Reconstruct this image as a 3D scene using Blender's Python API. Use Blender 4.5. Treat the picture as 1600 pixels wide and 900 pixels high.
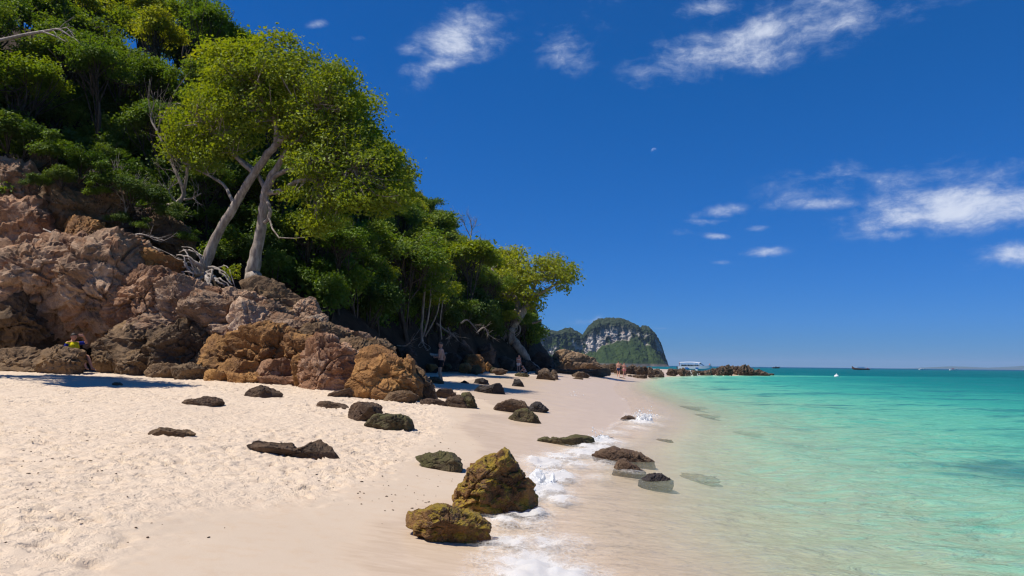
import bpy, bmesh, math, random
import numpy as np
from mathutils import Vector, Matrix, Quaternion

for o in list(bpy.data.objects):
    bpy.data.objects.remove(o)
SC = bpy.context.scene
COL = SC.collection

# ------------------------------------------------------------------ camera
FPX = 1067.0                      # focal length in pixels of the 1600 px wide photograph
CAM_Z = 1.6
PITCH = math.atan(118.5 / FPX)
ROLL = 0.0117
_f = Vector((0, math.cos(PITCH), math.sin(PITCH)))
_u0 = Vector((0, -math.sin(PITCH), math.cos(PITCH)))
_r0 = Vector((1, 0, 0))
_r = _r0 * math.cos(ROLL) + _u0 * math.sin(ROLL)
_u = -_r0 * math.sin(ROLL) + _u0 * math.cos(ROLL)
cam_d = bpy.data.cameras.new('camera')
cam_d.sensor_width = 36.0
cam_d.lens = 36.0 * FPX / 1600.0
cam_d.clip_start = 0.1
cam_d.clip_end = 120000.0
cam = bpy.data.objects.new('camera', cam_d)
COL.objects.link(cam)
cam.matrix_world = Matrix(((_r.x, _u.x, -_f.x, 0), (_r.y, _u.y, -_f.y, 0), (_r.z, _u.z, -_f.z, CAM_Z), (0, 0, 0, 1)))
SC.camera = cam

# ------------------------------------------------------------------ sun, sky, exposure
SUN = Vector((-0.54, -0.12, 1.0)).normalized()        # towards the sun
SUN_EL = math.asin(SUN.z)
SUN_AZ = math.atan2(SUN.x, SUN.y)                     # from +Y, clockwise
sun_d = bpy.data.lights.new('sun', 'SUN')
sun_d.energy = 4.3
sun_d.angle = math.radians(0.53)
sun_d.color = (1.0, 0.93, 0.83)
sun = bpy.data.objects.new('sun', sun_d)
COL.objects.link(sun)
sun.rotation_euler = SUN.to_track_quat('Z', 'Y').to_euler()
SC.view_settings.view_transform = 'Standard'
SC.view_settings.look = 'None'
SC.view_settings.exposure = 0.45
SC.view_settings.gamma = 1.0
SC.view_settings.use_curve_mapping = False
SC.render.engine = 'CYCLES'
SC.cycles.use_denoising = True
SC.cycles.filter_width = 1.25
SC.cycles.max_bounces = 8
SC.cycles.diffuse_bounces = 4
SC.cycles.glossy_bounces = 3
SC.cycles.transmission_bounces = 6
SC.cycles.transparent_max_bounces = 12
SC.cycles.volume_bounces = 0
SC.cycles.caustics_reflective = False
SC.cycles.caustics_refractive = False
SC.cycles.sample_clamp_indirect = 6.0


def ray(u, v):
    d = _f + _r * ((u - 800) / FPX) + _u * ((450 - v) / FPX)
    return d / d.y


def at(u, v, Y):
    d = ray(u, v)
    return Vector((d.x * Y, Y, CAM_Z + d.z * Y))


def to_px(p):
    p = Vector(p) - Vector((0, 0, CAM_Z))
    z = p.dot(_f)
    return 800 + FPX * p.dot(_r) / z, 450 - FPX * p.dot(_u) / z


# ------------------------------------------------------------------ node helper
class NT:
    def __init__(self, tree):
        self.t = tree
        self.n = tree.nodes
        self.n.clear()

    def node(self, kind, ins=None, **kw):
        n = self.n.new(kind)
        for k, v in kw.items():
            setattr(n, k, v)
        for k, v in (ins or {}).items():
            self.put(n.inputs[k], v)
        return n

    def put(self, sock, v):
        if hasattr(v, 'is_linked') or hasattr(v, 'links'):
            self.t.links.new(v, sock)
        elif v is not None:
            if sock.type == 'RGBA' and len(v) == 3:
                v = (*v, 1)
            sock.default_value = v

    def math(self, op, a, b=None, c=None, clamp=False):
        n = self.node('ShaderNodeMath', operation=op, use_clamp=clamp)
        self.put(n.inputs[0], a)
        if b is not None:
            self.put(n.inputs[1], b)
        if c is not None:
            self.put(n.inputs[2], c)
        return n.outputs[0]

    def vmath(self, op, a, b=None, out=0):
        n = self.node('ShaderNodeVectorMath', operation=op)
        self.put(n.inputs[0], a)
        if b is not None:
            self.put(n.inputs[3 if op == 'SCALE' else 1], b)
        return n.outputs[out]

    def mix(self, fac, a, b, kind='MIX'):
        n = self.node('ShaderNodeMix', data_type='RGBA', blend_type=kind, clamp_factor=True)
        self.put(n.inputs[0], fac)
        self.put(n.inputs[6], a)
        self.put(n.inputs[7], b)
        return n.outputs[2]

    def ramp(self, fac, stops, interp='LINEAR'):
        n = self.node('ShaderNodeValToRGB')
        r = n.color_ramp
        r.interpolation = interp
        while len(r.elements) < len(stops):
            r.elements.new(0.5)
        for e, (p, c) in zip(r.elements, stops):
            e.position = p
            e.color = (c, c, c, 1) if isinstance(c, (int, float)) else (*c, 1)
        self.put(n.inputs[0], fac)
        return n.outputs[0]

    def step(self, x, a, b):
        n = self.node('ShaderNodeMapRange', interpolation_type='SMOOTHSTEP')
        self.put(n.inputs[0], x)
        n.inputs[1].default_value = a
        n.inputs[2].default_value = b
        return n.outputs[0]

    def noise(self, vec, scale, detail=4, rough=0.55, dist=0.0, out=0, lac=2.0):
        n = self.node('ShaderNodeTexNoise')
        self.put(n.inputs['Vector'], vec)
        n.inputs['Scale'].default_value = scale
        n.inputs['Detail'].default_value = detail
        n.inputs['Roughness'].default_value = rough
        n.inputs['Distortion'].default_value = dist
        n.inputs['Lacunarity'].default_value = lac
        return n.outputs[out]

    def voro(self, vec, scale, feature='F1', out=0, rand=1.0):
        n = self.node('ShaderNodeTexVoronoi', feature=feature)
        self.put(n.inputs['Vector'], vec)
        n.inputs['Scale'].default_value = scale
        n.inputs['Randomness'].default_value = rand
        return n.outputs[out]

    def scaled(self, vec, s):
        return self.vmath('MULTIPLY', vec, s)

    def bump(self, h, strength, dist, normal=None):
        n = self.node('ShaderNodeBump')
        n.inputs['Strength'].default_value = strength
        n.inputs['Distance'].default_value = dist
        self.put(n.inputs['Height'], h)
        if normal is not None:
            self.put(n.inputs['Normal'], normal)
        return n.outputs[0]


def new_mat(name):
    m = bpy.data.materials.new(name)
    m.use_nodes = True
    return m, NT(m.node_tree)


def surface(t, shader, disp=None):
    o = t.node('ShaderNodeOutputMaterial')
    t.put(o.inputs['Surface'], shader)


def principled(t, color, rough=0.8, normal=None, spec=0.3, **kw):
    ins = {'Base Color': color, 'Roughness': rough, 'Specular IOR Level': spec}
    if normal is not None:
        ins['Normal'] = normal
    ins.update(kw)
    return t.node('ShaderNodeBsdfPrincipled', ins).outputs[0]


def simple_mat(name, color, rough=0.6, spec=0.3, var=0.12, scale=8.0, bump=0.0, metallic=0.0):
    m, t = new_mat(name)
    co = t.node('ShaderNodeTexCoord').outputs['Object']
    n = t.noise(co, scale, 4)
    c = t.mix(n, tuple(x * (1 - var) for x in color), tuple(min(1, x * (1 + var)) for x in color))
    nr = t.bump(n, bump, 0.02) if bump else None
    surface(t, principled(t, c, rough, nr, spec, Metallic=metallic))
    return m


# ------------------------------------------------------------------ sky (world)
world = bpy.data.worlds.new('World')
SC.world = world
world.use_nodes = True
W = NT(world.node_tree)
sky = W.node('ShaderNodeTexSky', sky_type='NISHITA', sun_disc=False)
sky.sun_elevation = SUN_EL
sky.sun_rotation = SUN_AZ
sky.altitude = 0
sky.air_density = 1.0
sky.dust_density = 0.0
sky.ozone_density = 1.0
D = W.vmath('NORMALIZE', W.node('ShaderNodeTexCoord').outputs['Generated'])
hs = W.node('ShaderNodeHueSaturation', {'Hue': 0.507, 'Saturation': 1.28, 'Value': 1.0, 'Fac': 1.0, 'Color': sky.outputs[0]})
# the photograph's sky is deepened as through a polarising filter: one tone curve per channel over the whole sky
sp = W.node('ShaderNodeSeparateColor', {0: hs.outputs[0]})
cr_ = W.math('MAXIMUM', W.math('MULTIPLY', W.math('SUBTRACT', sp.outputs[0], .1), .10), .06)
cg_ = W.math('MULTIPLY', W.math('POWER', W.math('MULTIPLY', sp.outputs[1], .1), .62), 2.72)
cb_ = W.math('MULTIPLY', W.math('POWER', W.math('MULTIPLY', sp.outputs[2], .1), .85), 7.6)
sky_col = W.node('ShaderNodeCombineColor', {0: cr_, 1: cg_, 2: cb_}).outputs[0]
# clouds that float in the open sky, each a soft patch in its own direction, broken up by noise
CLOUDS = [  # u, v, half width, half height, tilt (deg), amount
    (715, 62, 72, 40, 35, 1.0), (690, 100, 60, 16, 10, .95), (645, 78, 32, 12, 5, .75), (885, 78, 46, 38, -20, .62), (760, 60, 60, 18, 0, .6),
    (1190, 62, 150, 36, 14, 1.0), (1100, 88, 95, 15, 4, .7), (1290, 40, 70, 26, 20, .7), (1095, 12, 50, 12, 5, .7), (930, 20, 40, 30, 0, .35),
    (1510, 322, 110, 28, 4, 1.25), (1290, 318, 58, 11, 2, .95), (1395, 290, 170, 22, 8, .62), (1280, 275, 90, 16, 14, .45),
    (1130, 330, 38, 12, 8, .9), (1105, 346, 35, 6, 2, .7), (1185, 357, 18, 5, 5, .8), (1120, 369, 26, 5, 0, .75), (1195, 393, 38, 8, 4, .85),
    (1405, 366, 32, 8, 6, .75), (1585, 400, 40, 20, 5, .8), (498, 36, 15, 6, 10, .8), (1310, 340, 25, 6, 0, .6), (560, 60, 12, 5, 0, .5),
    (900, 503, 45, 6, 2, .55), (935, 497, 14, 8, 20, .5), (1040, 513, 26, 2, 0, .5), (1120, 410, 20, 4, 0, .5), (1060, 362, 22, 8, 0, .6),
]
tot = None
for (u, v, hw, hh, ang, amt) in CLOUDS:
    c = ray(u, v).normalized()
    a0 = (ray(u + 10, v).normalized() - c); a0 = (a0 - c * a0.dot(c)).normalized()
    b0 = c.cross(a0)
    th = math.radians(ang)
    a1 = a0 * math.cos(th) - b0 * math.sin(th) if b0.z < 0 else a0 * math.cos(th) + b0 * math.sin(th)
    b1 = c.cross(a1)
    k = FPX * c.dot(_f)
    x = W.vmath('DOT_PRODUCT', D, tuple(a1 * (k / hw)), out=1)
    y = W.vmath('DOT_PRODUCT', D, tuple(b1 * (k / hh)), out=1)
    z = W.math('GREATER_THAN', W.vmath('DOT_PRODUCT', D, tuple(c), out=1), 0.5)
    q = W.math('ADD', W.math('MULTIPLY', x, x), W.math('MULTIPLY', y, y))
    g = W.math('MULTIPLY', W.math('EXPONENT', W.math('MULTIPLY', q, -0.9)), W.math('MULTIPLY', z, amt))
    tot = g if tot is None else W.math('MAXIMUM', tot, g)
warp = W.vmath('ADD', W.vmath('MULTIPLY', D, (1.0, 1.0, 1.7)), W.vmath('SCALE', W.noise(D, 9.0, 4, .55, out=1), 0.075))
n1 = W.noise(warp, 17.0, 7, .68)
n2 = W.noise(W.vmath('MULTIPLY', warp, (1, 1, 2.4)), 9.0, 7, .64)
nn = W.math('ADD', W.math('MULTIPLY', n1, .6), W.math('MULTIPLY', n2, .4))
dens = W.math('MULTIPLY', W.step(W.math('ADD', W.math('MULTIPLY', tot, 0.62), W.math('MULTIPLY', nn, 1.75)), 1.02, 1.78), W.step(tot, .02, .35))
thin = W.math('MULTIPLY', dens, .9, clamp=True)
cl_col = W.mix(W.step(dens, .1, .9), (3.4, 4.3, 6.3), (6.4, 6.9, 8.0))
final = W.mix(thin, sky_col, cl_col)
SKY = 0.085
bg = W.node('ShaderNodeBackground', {'Color': final, 'Strength': SKY})
bg_clear = W.node('ShaderNodeBackground', {'Color': sky_col, 'Strength': SKY})
gate = W.math('GREATER_THAN', W.vmath('DOT_PRODUCT', D, tuple(ray(1000, 200).normalized()), out=1), math.cos(math.radians(42)))   # no clouds outside this part of the sky
both = W.node('ShaderNodeMixShader', {0: gate, 1: bg_clear.outputs[0], 2: bg.outputs[0]})
W.node('ShaderNodeOutputWorld', {'Surface': both.outputs[0]})


# ------------------------------------------------------------------ numpy noise
_G = np.array([[1, 1, 0], [-1, 1, 0], [1, -1, 0], [-1, -1, 0], [1, 0, 1], [-1, 0, 1], [1, 0, -1], [-1, 0, -1],
               [0, 1, 1], [0, -1, 1], [0, 1, -1], [0, -1, -1]], dtype=np.float32)


def _hash(i, j, k, s):
    h = (i * 374761393 + j * 668265263 + k * 2147483647 + s * 144665) & 0xffffffff
    h = ((h ^ (h >> 13)) * 1274126177) & 0xffffffff
    h = ((h ^ (h >> 16)) * 2246822519) & 0xffffffff
    return h ^ (h >> 15)


def pn(p, seed=0):
    p = np.asarray(p, dtype=np.float64)
    if p.shape[1] == 2:
        p = np.concatenate([p, np.full((len(p), 1), .37)], 1)
    f0 = np.floor(p)
    f = (p - f0).astype(np.float32)
    i = f0.astype(np.int64)
    w = f * f * f * (f * (f * 6 - 15) + 10)
    out = np.zeros(len(p), np.float32)
    for dx in (0, 1):
        wx = w[:, 0] if dx else 1 - w[:, 0]
        for dy in (0, 1):
            wy = w[:, 1] if dy else 1 - w[:, 1]
            for dz in (0, 1):
                wz = w[:, 2] if dz else 1 - w[:, 2]
                g = _G[_hash(i[:, 0] + dx, i[:, 1] + dy, i[:, 2] + dz, seed) % 12]
                out += wx * wy * wz * (g[:, 0] * (f[:, 0] - dx) + g[:, 1] * (f[:, 1] - dy) + g[:, 2] * (f[:, 2] - dz))
    return out


def fbm(p, oct=4, seed=0, gain=.5, lac=2.03):
    p = np.asarray(p, dtype=np.float64)
    a, s = 1.0, np.zeros(len(p), np.float32)
    for o in range(oct):
        s += a * pn(p, seed + o * 17)
        p = p * lac
        a *= gain
    return s


def worley(p, seed=0):
    """F1, F2, a random number of the nearest cell and the tilt of its plane at the point"""
    p = np.asarray(p, dtype=np.float64)
    if p.shape[1] == 2:
        p = np.concatenate([p, np.full((len(p), 1), .5)], 1)
    i = np.floor(p).astype(np.int64)
    f1 = np.full(len(p), 9.0); f2 = np.full(len(p), 9.0); cid = np.zeros(len(p)); tilt = np.zeros(len(p))
    for dx in (-1, 0, 1):
        for dy in (-1, 0, 1):
            for dz in (-1, 0, 1):
                c = i + (dx, dy, dz)
                h = _hash(c[:, 0], c[:, 1], c[:, 2], seed)
                q = np.stack([c[:, 0] + (h & 1023) / 1024, c[:, 1] + ((h >> 10) & 1023) / 1024, c[:, 2] + ((h >> 20) & 1023) / 1024], 1)
                d = np.sqrt(((p - q) ** 2).sum(1))
                nb = d < f1
                f2 = np.where(nb, f1, np.minimum(f2, d))
                cid = np.where(nb, (h % 997) / 997.0, cid)
                h2 = _hash(c[:, 0], c[:, 1], c[:, 2], seed + 7)
                g = np.stack([(h2 & 255) / 127.5 - 1, ((h2 >> 8) & 255) / 127.5 - 1, ((h2 >> 16) & 255) / 127.5 - 1], 1)
                tilt = np.where(nb, (g * (p - q)).sum(1), tilt)
                f1 = np.where(nb, d, f1)
    return f1, f2, cid, tilt


def sstep(x, a, b):
    t = np.clip((x - a) / (b - a), 0, 1)
    return t * t * (3 - 2 * t)


# ------------------------------------------------------------------ mesh / object helpers
def mesh_np(name, verts, faces, smooth=True, mat=None):
    """faces: array (n,3) or (n,4), or a list of such arrays"""
    me = bpy.data.meshes.new(name)
    if not isinstance(faces, list):
        faces = [faces]
    faces = [np.asarray(f, np.int32) for f in faces if len(f)]
    v = np.asarray(verts, np.float32)
    me.vertices.add(len(v))
    me.vertices.foreach_set('co', v.ravel())
    loops = np.concatenate([f.ravel() for f in faces])
    sizes = np.concatenate([np.full(len(f), f.shape[1], np.int32) for f in faces])
    starts = np.concatenate([[0], np.cumsum(sizes)[:-1]]).astype(np.int32)
    me.loops.add(len(loops))
    me.loops.foreach_set('vertex_index', loops)
    me.polygons.add(len(sizes))
    me.polygons.foreach_set('loop_start', starts)
    me.polygons.foreach_set('loop_total', sizes)
    me.polygons.foreach_set('use_smooth', np.full(len(sizes), smooth, bool))
    me.update(calc_edges=True)
    if mat:
        me.materials.append(mat)
    return me


def attr(me, name, vals):
    a = me.attributes.new(name, 'FLOAT', 'POINT')
    a.data.foreach_set('value', np.asarray(vals, np.float32))


def obj(name, me, parent=None, loc=None, label=None, cat=None, group=None, kind=None):
    o = bpy.data.objects.new(name, me)
    COL.objects.link(o)
    if parent is not None:
        o.parent = parent
    if loc is not None:
        o.location = loc
    if label:
        o['label'] = label
    if cat:
        o['category'] = cat
    if group:
        o['group'] = group
    if kind:
        o['kind'] = kind
    return o


def copy_tree(o, parent=None):
    c = o.copy()
    COL.objects.link(c)
    c.parent = parent
    for ch in list(o.children):
        copy_tree(ch, c)
    return c


def grid_faces(nx, ny):
    i = np.arange(nx - 1)[None, :] + np.arange(ny - 1)[:, None] * nx
    i = i.ravel()
    return np.stack([i, i + 1, i + nx + 1, i + nx], 1)


class Geo:
    """collects vertices and faces of one part"""
    def __init__(self):
        self.v = []; self.q = []; self.t = []; self.n = 0

    def add(self, v, q=None, t=None):
        v = np.asarray(v, np.float32)
        if q is not None and len(q):
            self.q.append(np.asarray(q, np.int32) + self.n)
        if t is not None and len(t):
            self.t.append(np.asarray(t, np.int32) + self.n)
        self.v.append(v)
        self.n += len(v)

    def tube(self, pts, rad, sides=8, cap=True):
        pts = np.asarray(pts, np.float64)
        n = len(pts)
        rad = np.broadcast_to(np.asarray(rad, np.float64), (n,))
        tan = np.gradient(pts, axis=0)
        tan /= np.linalg.norm(tan, axis=1)[:, None] + 1e-9
        ref = np.array([0.31, 0.17, 0.93]) if abs(tan[0][2]) < .9 else np.array([1, .1, 0.05])
        a = np.cross(tan, ref); a /= np.linalg.norm(a, axis=1)[:, None] + 1e-9
        b = np.cross(tan, a)
        th = np.linspace(0, 2 * np.pi, sides, endpoint=False)
        ring = a[:, None, :] * np.cos(th)[None, :, None] + b[:, None, :] * np.sin(th)[None, :, None]
        v = pts[:, None, :] + ring * rad[:, None, None]
        v = v.reshape(-1, 3)
        i = np.arange(n - 1)[:, None] * sides + np.arange(sides)[None, :]
        j = np.arange(n - 1)[:, None] * sides + (np.arange(sides)[None, :] + 1) % sides
        q = np.stack([i.ravel(), j.ravel(), (j + sides).ravel(), (i + sides).ravel()], 1)
        t = []
        if cap:
            v = np.concatenate([v, pts[:1] - tan[:1] * rad[0] * .3, pts[-1:] + tan[-1:] * rad[-1] * .3])
            for k in range(sides):
                t.append((n * sides, (k + 1) % sides, k))
                t.append((n * sides + 1, (n - 1) * sides + k, (n - 1) * sides + (k + 1) % sides))
        self.add(v, q, t)

    def box(self, c, s, rot=None):
        v = np.array([[x, y, z] for z in (-.5, .5) for y in (-.5, .5) for x in (-.5, .5)]) * np.asarray(s)
        if rot is not None:
            v = v @ np.array(rot).T
        self.add(v + np.asarray(c), [(0, 2, 3, 1), (4, 5, 7, 6), (0, 1, 5, 4), (2, 6, 7, 3), (0, 4, 6, 2), (1, 3, 7, 5)])

    def mesh(self, name, mat, smooth=True, origin=(0, 0, 0)):
        v = np.concatenate(self.v) - np.asarray(origin, np.float32)
        fs = []
        if self.q:
            fs.append(np.concatenate(self.q))
        if self.t:
            fs.append(np.concatenate(self.t))
        return mesh_np(name, v, fs, smooth, mat)


def smooth_path(ctrl, n):
    """Catmull-Rom through control points (any dimension)"""
    c = np.asarray(ctrl, np.float64)
    c = np.concatenate([2 * c[:1] - c[1:2], c, 2 * c[-1:] - c[-2:-1]])
    out = []
    segs = len(c) - 3
    for t in np.linspace(0, segs - 1e-6, n):
        k = int(t); f = t - k
        p0, p1, p2, p3 = c[k:k + 4]
        out.append(.5 * (2 * p1 + (p2 - p0) * f + (2 * p0 - 5 * p1 + 4 * p2 - p3) * f * f + (3 * p1 - p0 - 3 * p2 + p3) * f ** 3))
    return np.array(out)


_ico = {}


def ico(level):
    if level not in _ico:
        bm = bmesh.new()
        bmesh.ops.create_icosphere(bm, subdivisions=level, radius=1.0)
        v = np.array([x.co[:] for x in bm.verts]); f = np.array([[q.index for q in x.verts] for x in bm.faces])
        bm.free()
        v /= np.linalg.norm(v, axis=1)[:, None]
        _ico[level] = (v, f)
    return _ico[level]
# ------------------------------------------------------------------ shape of the beach
def gz(u, v, z):
    d = ray(u, v)
    t = (z - CAM_Z) / d.z
    return d.x * t, t


_sh = [gz(u, v, 0) for u, v in ((780, 1000), (800, 930), (790, 880), (775, 840), (800, 785), (838, 742), (880, 703), (950, 674), (985, 652), (985, 636),
                                (972, 621), (958, 609), (964, 598), (1000, 589.5), (1060, 586.8))]
_sy = np.array([-30, 0] + [p[1] for p in _sh] + [122, 132, 150, 400])
_sx = np.array([-2, -.3] + [p[0] for p in _sh] + [42, 30, -40, -400])


def shore_x(y):
    return np.interp(y, _sy, _sx)


_wt = [gz(u, v, z) for u, v, z in ((560, 1000, .2), (575, 900, .2), (570, 850, .25), (575, 800, .25), (640, 775, .25), (735, 755, .2), (745, 735, .2), (735, 715, .2), (760, 692, .25), (715, 668, .3),
                                   (735, 654, .3), (790, 648, .3), (775, 638, .35), (730, 618, .5), (700, 604, .6), (760, 596, .5), (850, 591, .4), (900, 588, .3))]
_wy = np.array([-30] + [p[1] for p in _wt] + [100])
_wx = np.array([-1.6] + [p[0] for p in _wt] + [14])

_tb = [gz(u, v, z) for u, v, z in ((-200, 880, .7), (0, 832, .72), (150, 792, .72), (330, 742, .7), (520, 716, .62), (600, 690, .6), (680, 660, .55), (700, 640, .6), (705, 625, .65))]
_ty = np.array([0] + [p[1] for p in _tb] + [60])
_tx = np.array([-6] + [p[0] for p in _tb] + [-1])


def sand_z(x, y):
    d = shore_x(y) - x
    land = 1.25 * (1 - np.exp(-np.maximum(d, 0) / 9.0))
    sea = -5.0 * (1 - np.exp(-np.maximum(-d, 0) / 33.0)) * (.22 + .78 * sstep(-d, .1, 3.9))
    z = np.where(d > 0, land, sea)
    return z


def gp(u, v):
    """the point of the beach seen at a pixel of the photograph"""
    d = ray(u, v)
    t0 = 2.0
    while t0 < 400:
        if CAM_Z + d.z * t0 < float(sand_z(d.x * t0, t0)):
            break
        t0 *= 1.01
    a, b = t0 / 1.01, t0
    for _ in range(20):
        m = .5 * (a + b)
        if CAM_Z + d.z * m < float(sand_z(d.x * m, m)):
            b = m
        else:
            a = m
    return Vector((d.x * b, b, CAM_Z + d.z * b))


rng = np.random.default_rng(5)
DN = None
def axis(segs):
    out = [segs[0][0]]
    for (a, b, s0, s1) in segs:
        x = a
        while x < b - 1e-6:
            f = (x - a) / (b - a)
            x += s0 + (s1 - s0) * f
            out.append(min(x, b))
    return np.array(out)


gx = axis([(-400, -60, 60, 15), (-60, -24, 6, 1), (-24, -12, .13, .05), (-12, -.5, .045, .04), (-.5, 3, .05, .09), (3, 14, .12, .5), (14, 60, .8, 4), (60, 300, 8, 60), (300, 3000, 300, 800)])
gy = axis([(-40, -4, 12, 1), (-4, 2.5, .5, .06), (2.5, 9, .032, .036), (9, 24, .036, .09), (24, 60, .12, .6), (60, 160, .8, 3), (160, 3000, 10, 800)])
GX, GY = np.meshgrid(gx, gy)
P2 = np.stack([GX.ravel(), GY.ravel()], 1)
Z = sand_z(P2[:, 0], P2[:, 1])
trample = sstep(np.interp(P2[:, 1], _ty, _tx) + .5 * fbm(P2 * .7, 3, 3) - P2[:, 0], -.25, .45)
dry = sstep(shore_x(P2[:, 1]) - P2[:, 0], .3, 2.5)
Z = Z + .05 * fbm(P2 * .35, 3, 11) * dry + .012 * fbm(P2 * 1.3, 2, 12) * dry
near = (P2[:, 1] < 40) & (P2[:, 0] > -26) & (P2[:, 0] < 6)
lump = np.zeros(len(P2), np.float32)
idx = np.where(near & (trample > .01))[0]
lump[idx] = .018 * fbm(P2[idx] * 3.1, 3, 21, .55) + .022 * np.abs(pn(P2[idx] * 5.3, 33)) + .012 * pn(P2[idx] * 11.0, 34)
Z = Z + lump * trample
Z = Z.reshape(GX.shape)
TR = trample.reshape(GX.shape)


def dent(cx, cy, L, Wd, ang, dep):
    r = L * 1.5
    i0, i1 = np.searchsorted(gx, (cx - r, cx + r)); j0, j1 = np.searchsorted(gy, (cy - r, cy + r))
    if i1 - i0 < 2 or j1 - j0 < 2:
        return
    X = GX[j0:j1, i0:i1] - cx; Y = GY[j0:j1, i0:i1] - cy
    a = X * math.cos(ang) + Y * math.sin(ang); b = -X * math.sin(ang) + Y * math.cos(ang)
    q = np.sqrt((a / L) ** 2 + (b / Wd) ** 2)
    DN[j0:j1, i0:i1] = np.minimum(DN[j0:j1, i0:i1], -dep * (1 - sstep(q, .68, 1.0)))
    RI[j0:j1, i0:i1] = np.maximum(RI[j0:j1, i0:i1], dep * .40 * np.exp(-((q - 1.13) / .16) ** 2))


DN = np.zeros_like(Z); RI = np.zeros_like(Z)
for k in range(15000):
    y = 3.0 + 24 * rng.random() ** .8
    xb = np.interp(y, _ty, _tx)
    x = xb + .3 - (xb + 21) * rng.random() ** 1.15
    clump = float(pn(np.array([[x * .28, y * .28]]), 77)[0])
    if clump < -.32 + .1 * rng.random():
        continue
    big = rng.random()
    L = .038 + .062 * big ** 2; Wd = L * (.45 + .35 * rng.random())
    dent(x, y, L, Wd, rng.normal(.25, .8), (.026 + .045 * rng.random()) * (.6 + .5 * big))
Z += (DN + RI) * TR
Zf = Z.ravel()
soft = np.interp(P2[:, 1], _wy, _wx) + .16 * fbm(P2 * np.array([.5, 1.6]), 4, 91) + .05 * pn(P2 * 6., 92)
wet = sstep(P2[:, 0] - soft, -.16, .12)
sand_me = mesh_np('sand_beach', np.concatenate([P2, Zf[:, None]], 1), grid_faces(len(gx), len(gy)))
attr(sand_me, 'wet', wet)
attr(sand_me, 'trample', trample)
m, t = new_mat('sand')
co = t.node('ShaderNodeTexCoord').outputs['Object']
wa = t.node('ShaderNodeAttribute', attribute_name='wet').outputs['Fac']
ta = t.node('ShaderNodeAttribute', attribute_name='trample').outputs['Fac']
n_big = t.noise(co, .8, 5, .6)
n_mid = t.noise(co, 6., 6, .65)
n_fine = t.noise(co, 140., 3, .6)
c = t.mix(n_big, (.485, .385, .285), (.56, .462, .355))
c = t.mix(t.math('MULTIPLY', t.step(n_mid, .45, .75), .35), c, (.48, .34, .22))
c = t.mix(t.math('MULTIPLY', t.step(n_fine, .35, .75), .25), c, (.40, .31, .24))
speck = t.math('MULTIPLY', t.step(t.voro(co, 22.), .10, .05), t.step(t.noise(co, 1.7, 3), .56, .66))
c = t.mix(t.math('MULTIPLY', speck, .8), c, (.13, .09, .065))
c = t.mix(t.math('MULTIPLY', ta, .85), c, t.mix(1., c, (1.2, 1.2, 1.2), 'MULTIPLY'))
streak = t.step(t.noise(t.scaled(co, (1.2, 5.5, 1)), 1.9, 6, .68, .8), .3, .7)
wetc = t.mix(streak, (.485, .37, .26), (.575, .455, .335))
c = t.mix(wa, c, wetc)
rough = t.math('SUBTRACT', .9, t.math('MULTIPLY', wa, .5))
hgt = t.math('ADD', t.math('MULTIPLY', n_mid, .5), t.math('MULTIPLY', n_fine, .22))
hgt = t.math('ADD', hgt, t.math('MULTIPLY', t.math('MULTIPLY', t.step(t.noise(co, 8.5, 4, .62), .36, .60), .75), ta))
b = t.node('ShaderNodeBump', {'Height': hgt, 'Distance': .03})
t.put(b.inputs['Strength'], t.math('SUBTRACT', t.math('ADD', .28, t.math('MULTIPLY', ta, .35)), t.math('MULTIPLY', wa, .24)))
surface(t, principled(t, c, rough, b.outputs[0], .3))
sand_me.materials.append(m)
SAND = obj('sand_beach', sand_me, kind='structure')

# ------------------------------------------------------------------ sea
sx = axis([(-14, -1.5, 2.0, .2), (-1.5, 9, .06, .10), (9, 30, .12, .5), (30, 120, .6, 5), (120, 1000, 8, 90), (1000, 12000, 200, 2500)])
sx = np.concatenate([[-12000, -6000, -2000, -700, -300, -100, -40, -20], sx])
syy = axis([(-60, 1.5, 10, .3), (1.5, 9, .06, .06), (9, 34, .07, .22), (34, 130, .3, 2.2), (130, 1000, 3, 60), (1000, 12000, 100, 2500)])
SX, SY = np.meshgrid(sx, syy)
S2 = np.stack([SX.ravel(), SY.ravel()], 1)
dep = np.maximum(-sand_z(S2[:, 0], S2[:, 1]), 0)
far = sstep(S2[:, 1], 60, 400)
ampl = sstep(dep, .01, .5) * .055 * (1 - .5 * far) + .004
wv = np.stack([S2[:, 0] * .55 + S2[:, 1] * .16, S2[:, 1] * .38 - S2[:, 0] * .1], 1)
nearw = S2[:, 1] < 220
w = np.zeros(len(S2), np.float32)
w[nearw] = 1.1 * fbm(wv[nearw], 2, 51) + .5 * (1 - 2 * np.abs(pn(wv[nearw] * 2.6, 54))) + .22 * fbm(wv[nearw] * 5.5, 2, 57)
SZ = w * ampl
# small wave fronts running on to the beach
dshore = S2[:, 0] - shore_x(S2[:, 1])
for dd, hh in ((.15, .022), (1.05, .035), (2.3, .05), (3.9, .05), (6.0, .06)):
    ph = dshore - dd - .35 * pn(S2 * np.array([.05, .22]), int(dd * 10))
    gain = sstep(pn(S2 * np.array([.1, .16]), int(dd * 13)), -.35, .25)
    SZ += hh * gain * np.exp(-(ph / (.16 + .09 * dd)) ** 2) * (S2[:, 1] < 120)
sea_me = mesh_np('sea', np.concatenate([S2, SZ[:, None]], 1), grid_faces(len(sx), len(syy)))
attr(sea_me, 'depth', dep + SZ * .8)
m, t = new_mat('sea_water')
co = t.node('ShaderNodeTexCoord').outputs['Object']
da = t.node('ShaderNodeAttribute', attribute_name='depth').outputs['Fac']
ydist = t.node('ShaderNodeSeparateXYZ', {0: co}).outputs[1]
pat = t.noise(t.scaled(co, (.16, .30, 1)), 1.0, 5, .6, .4)
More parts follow.
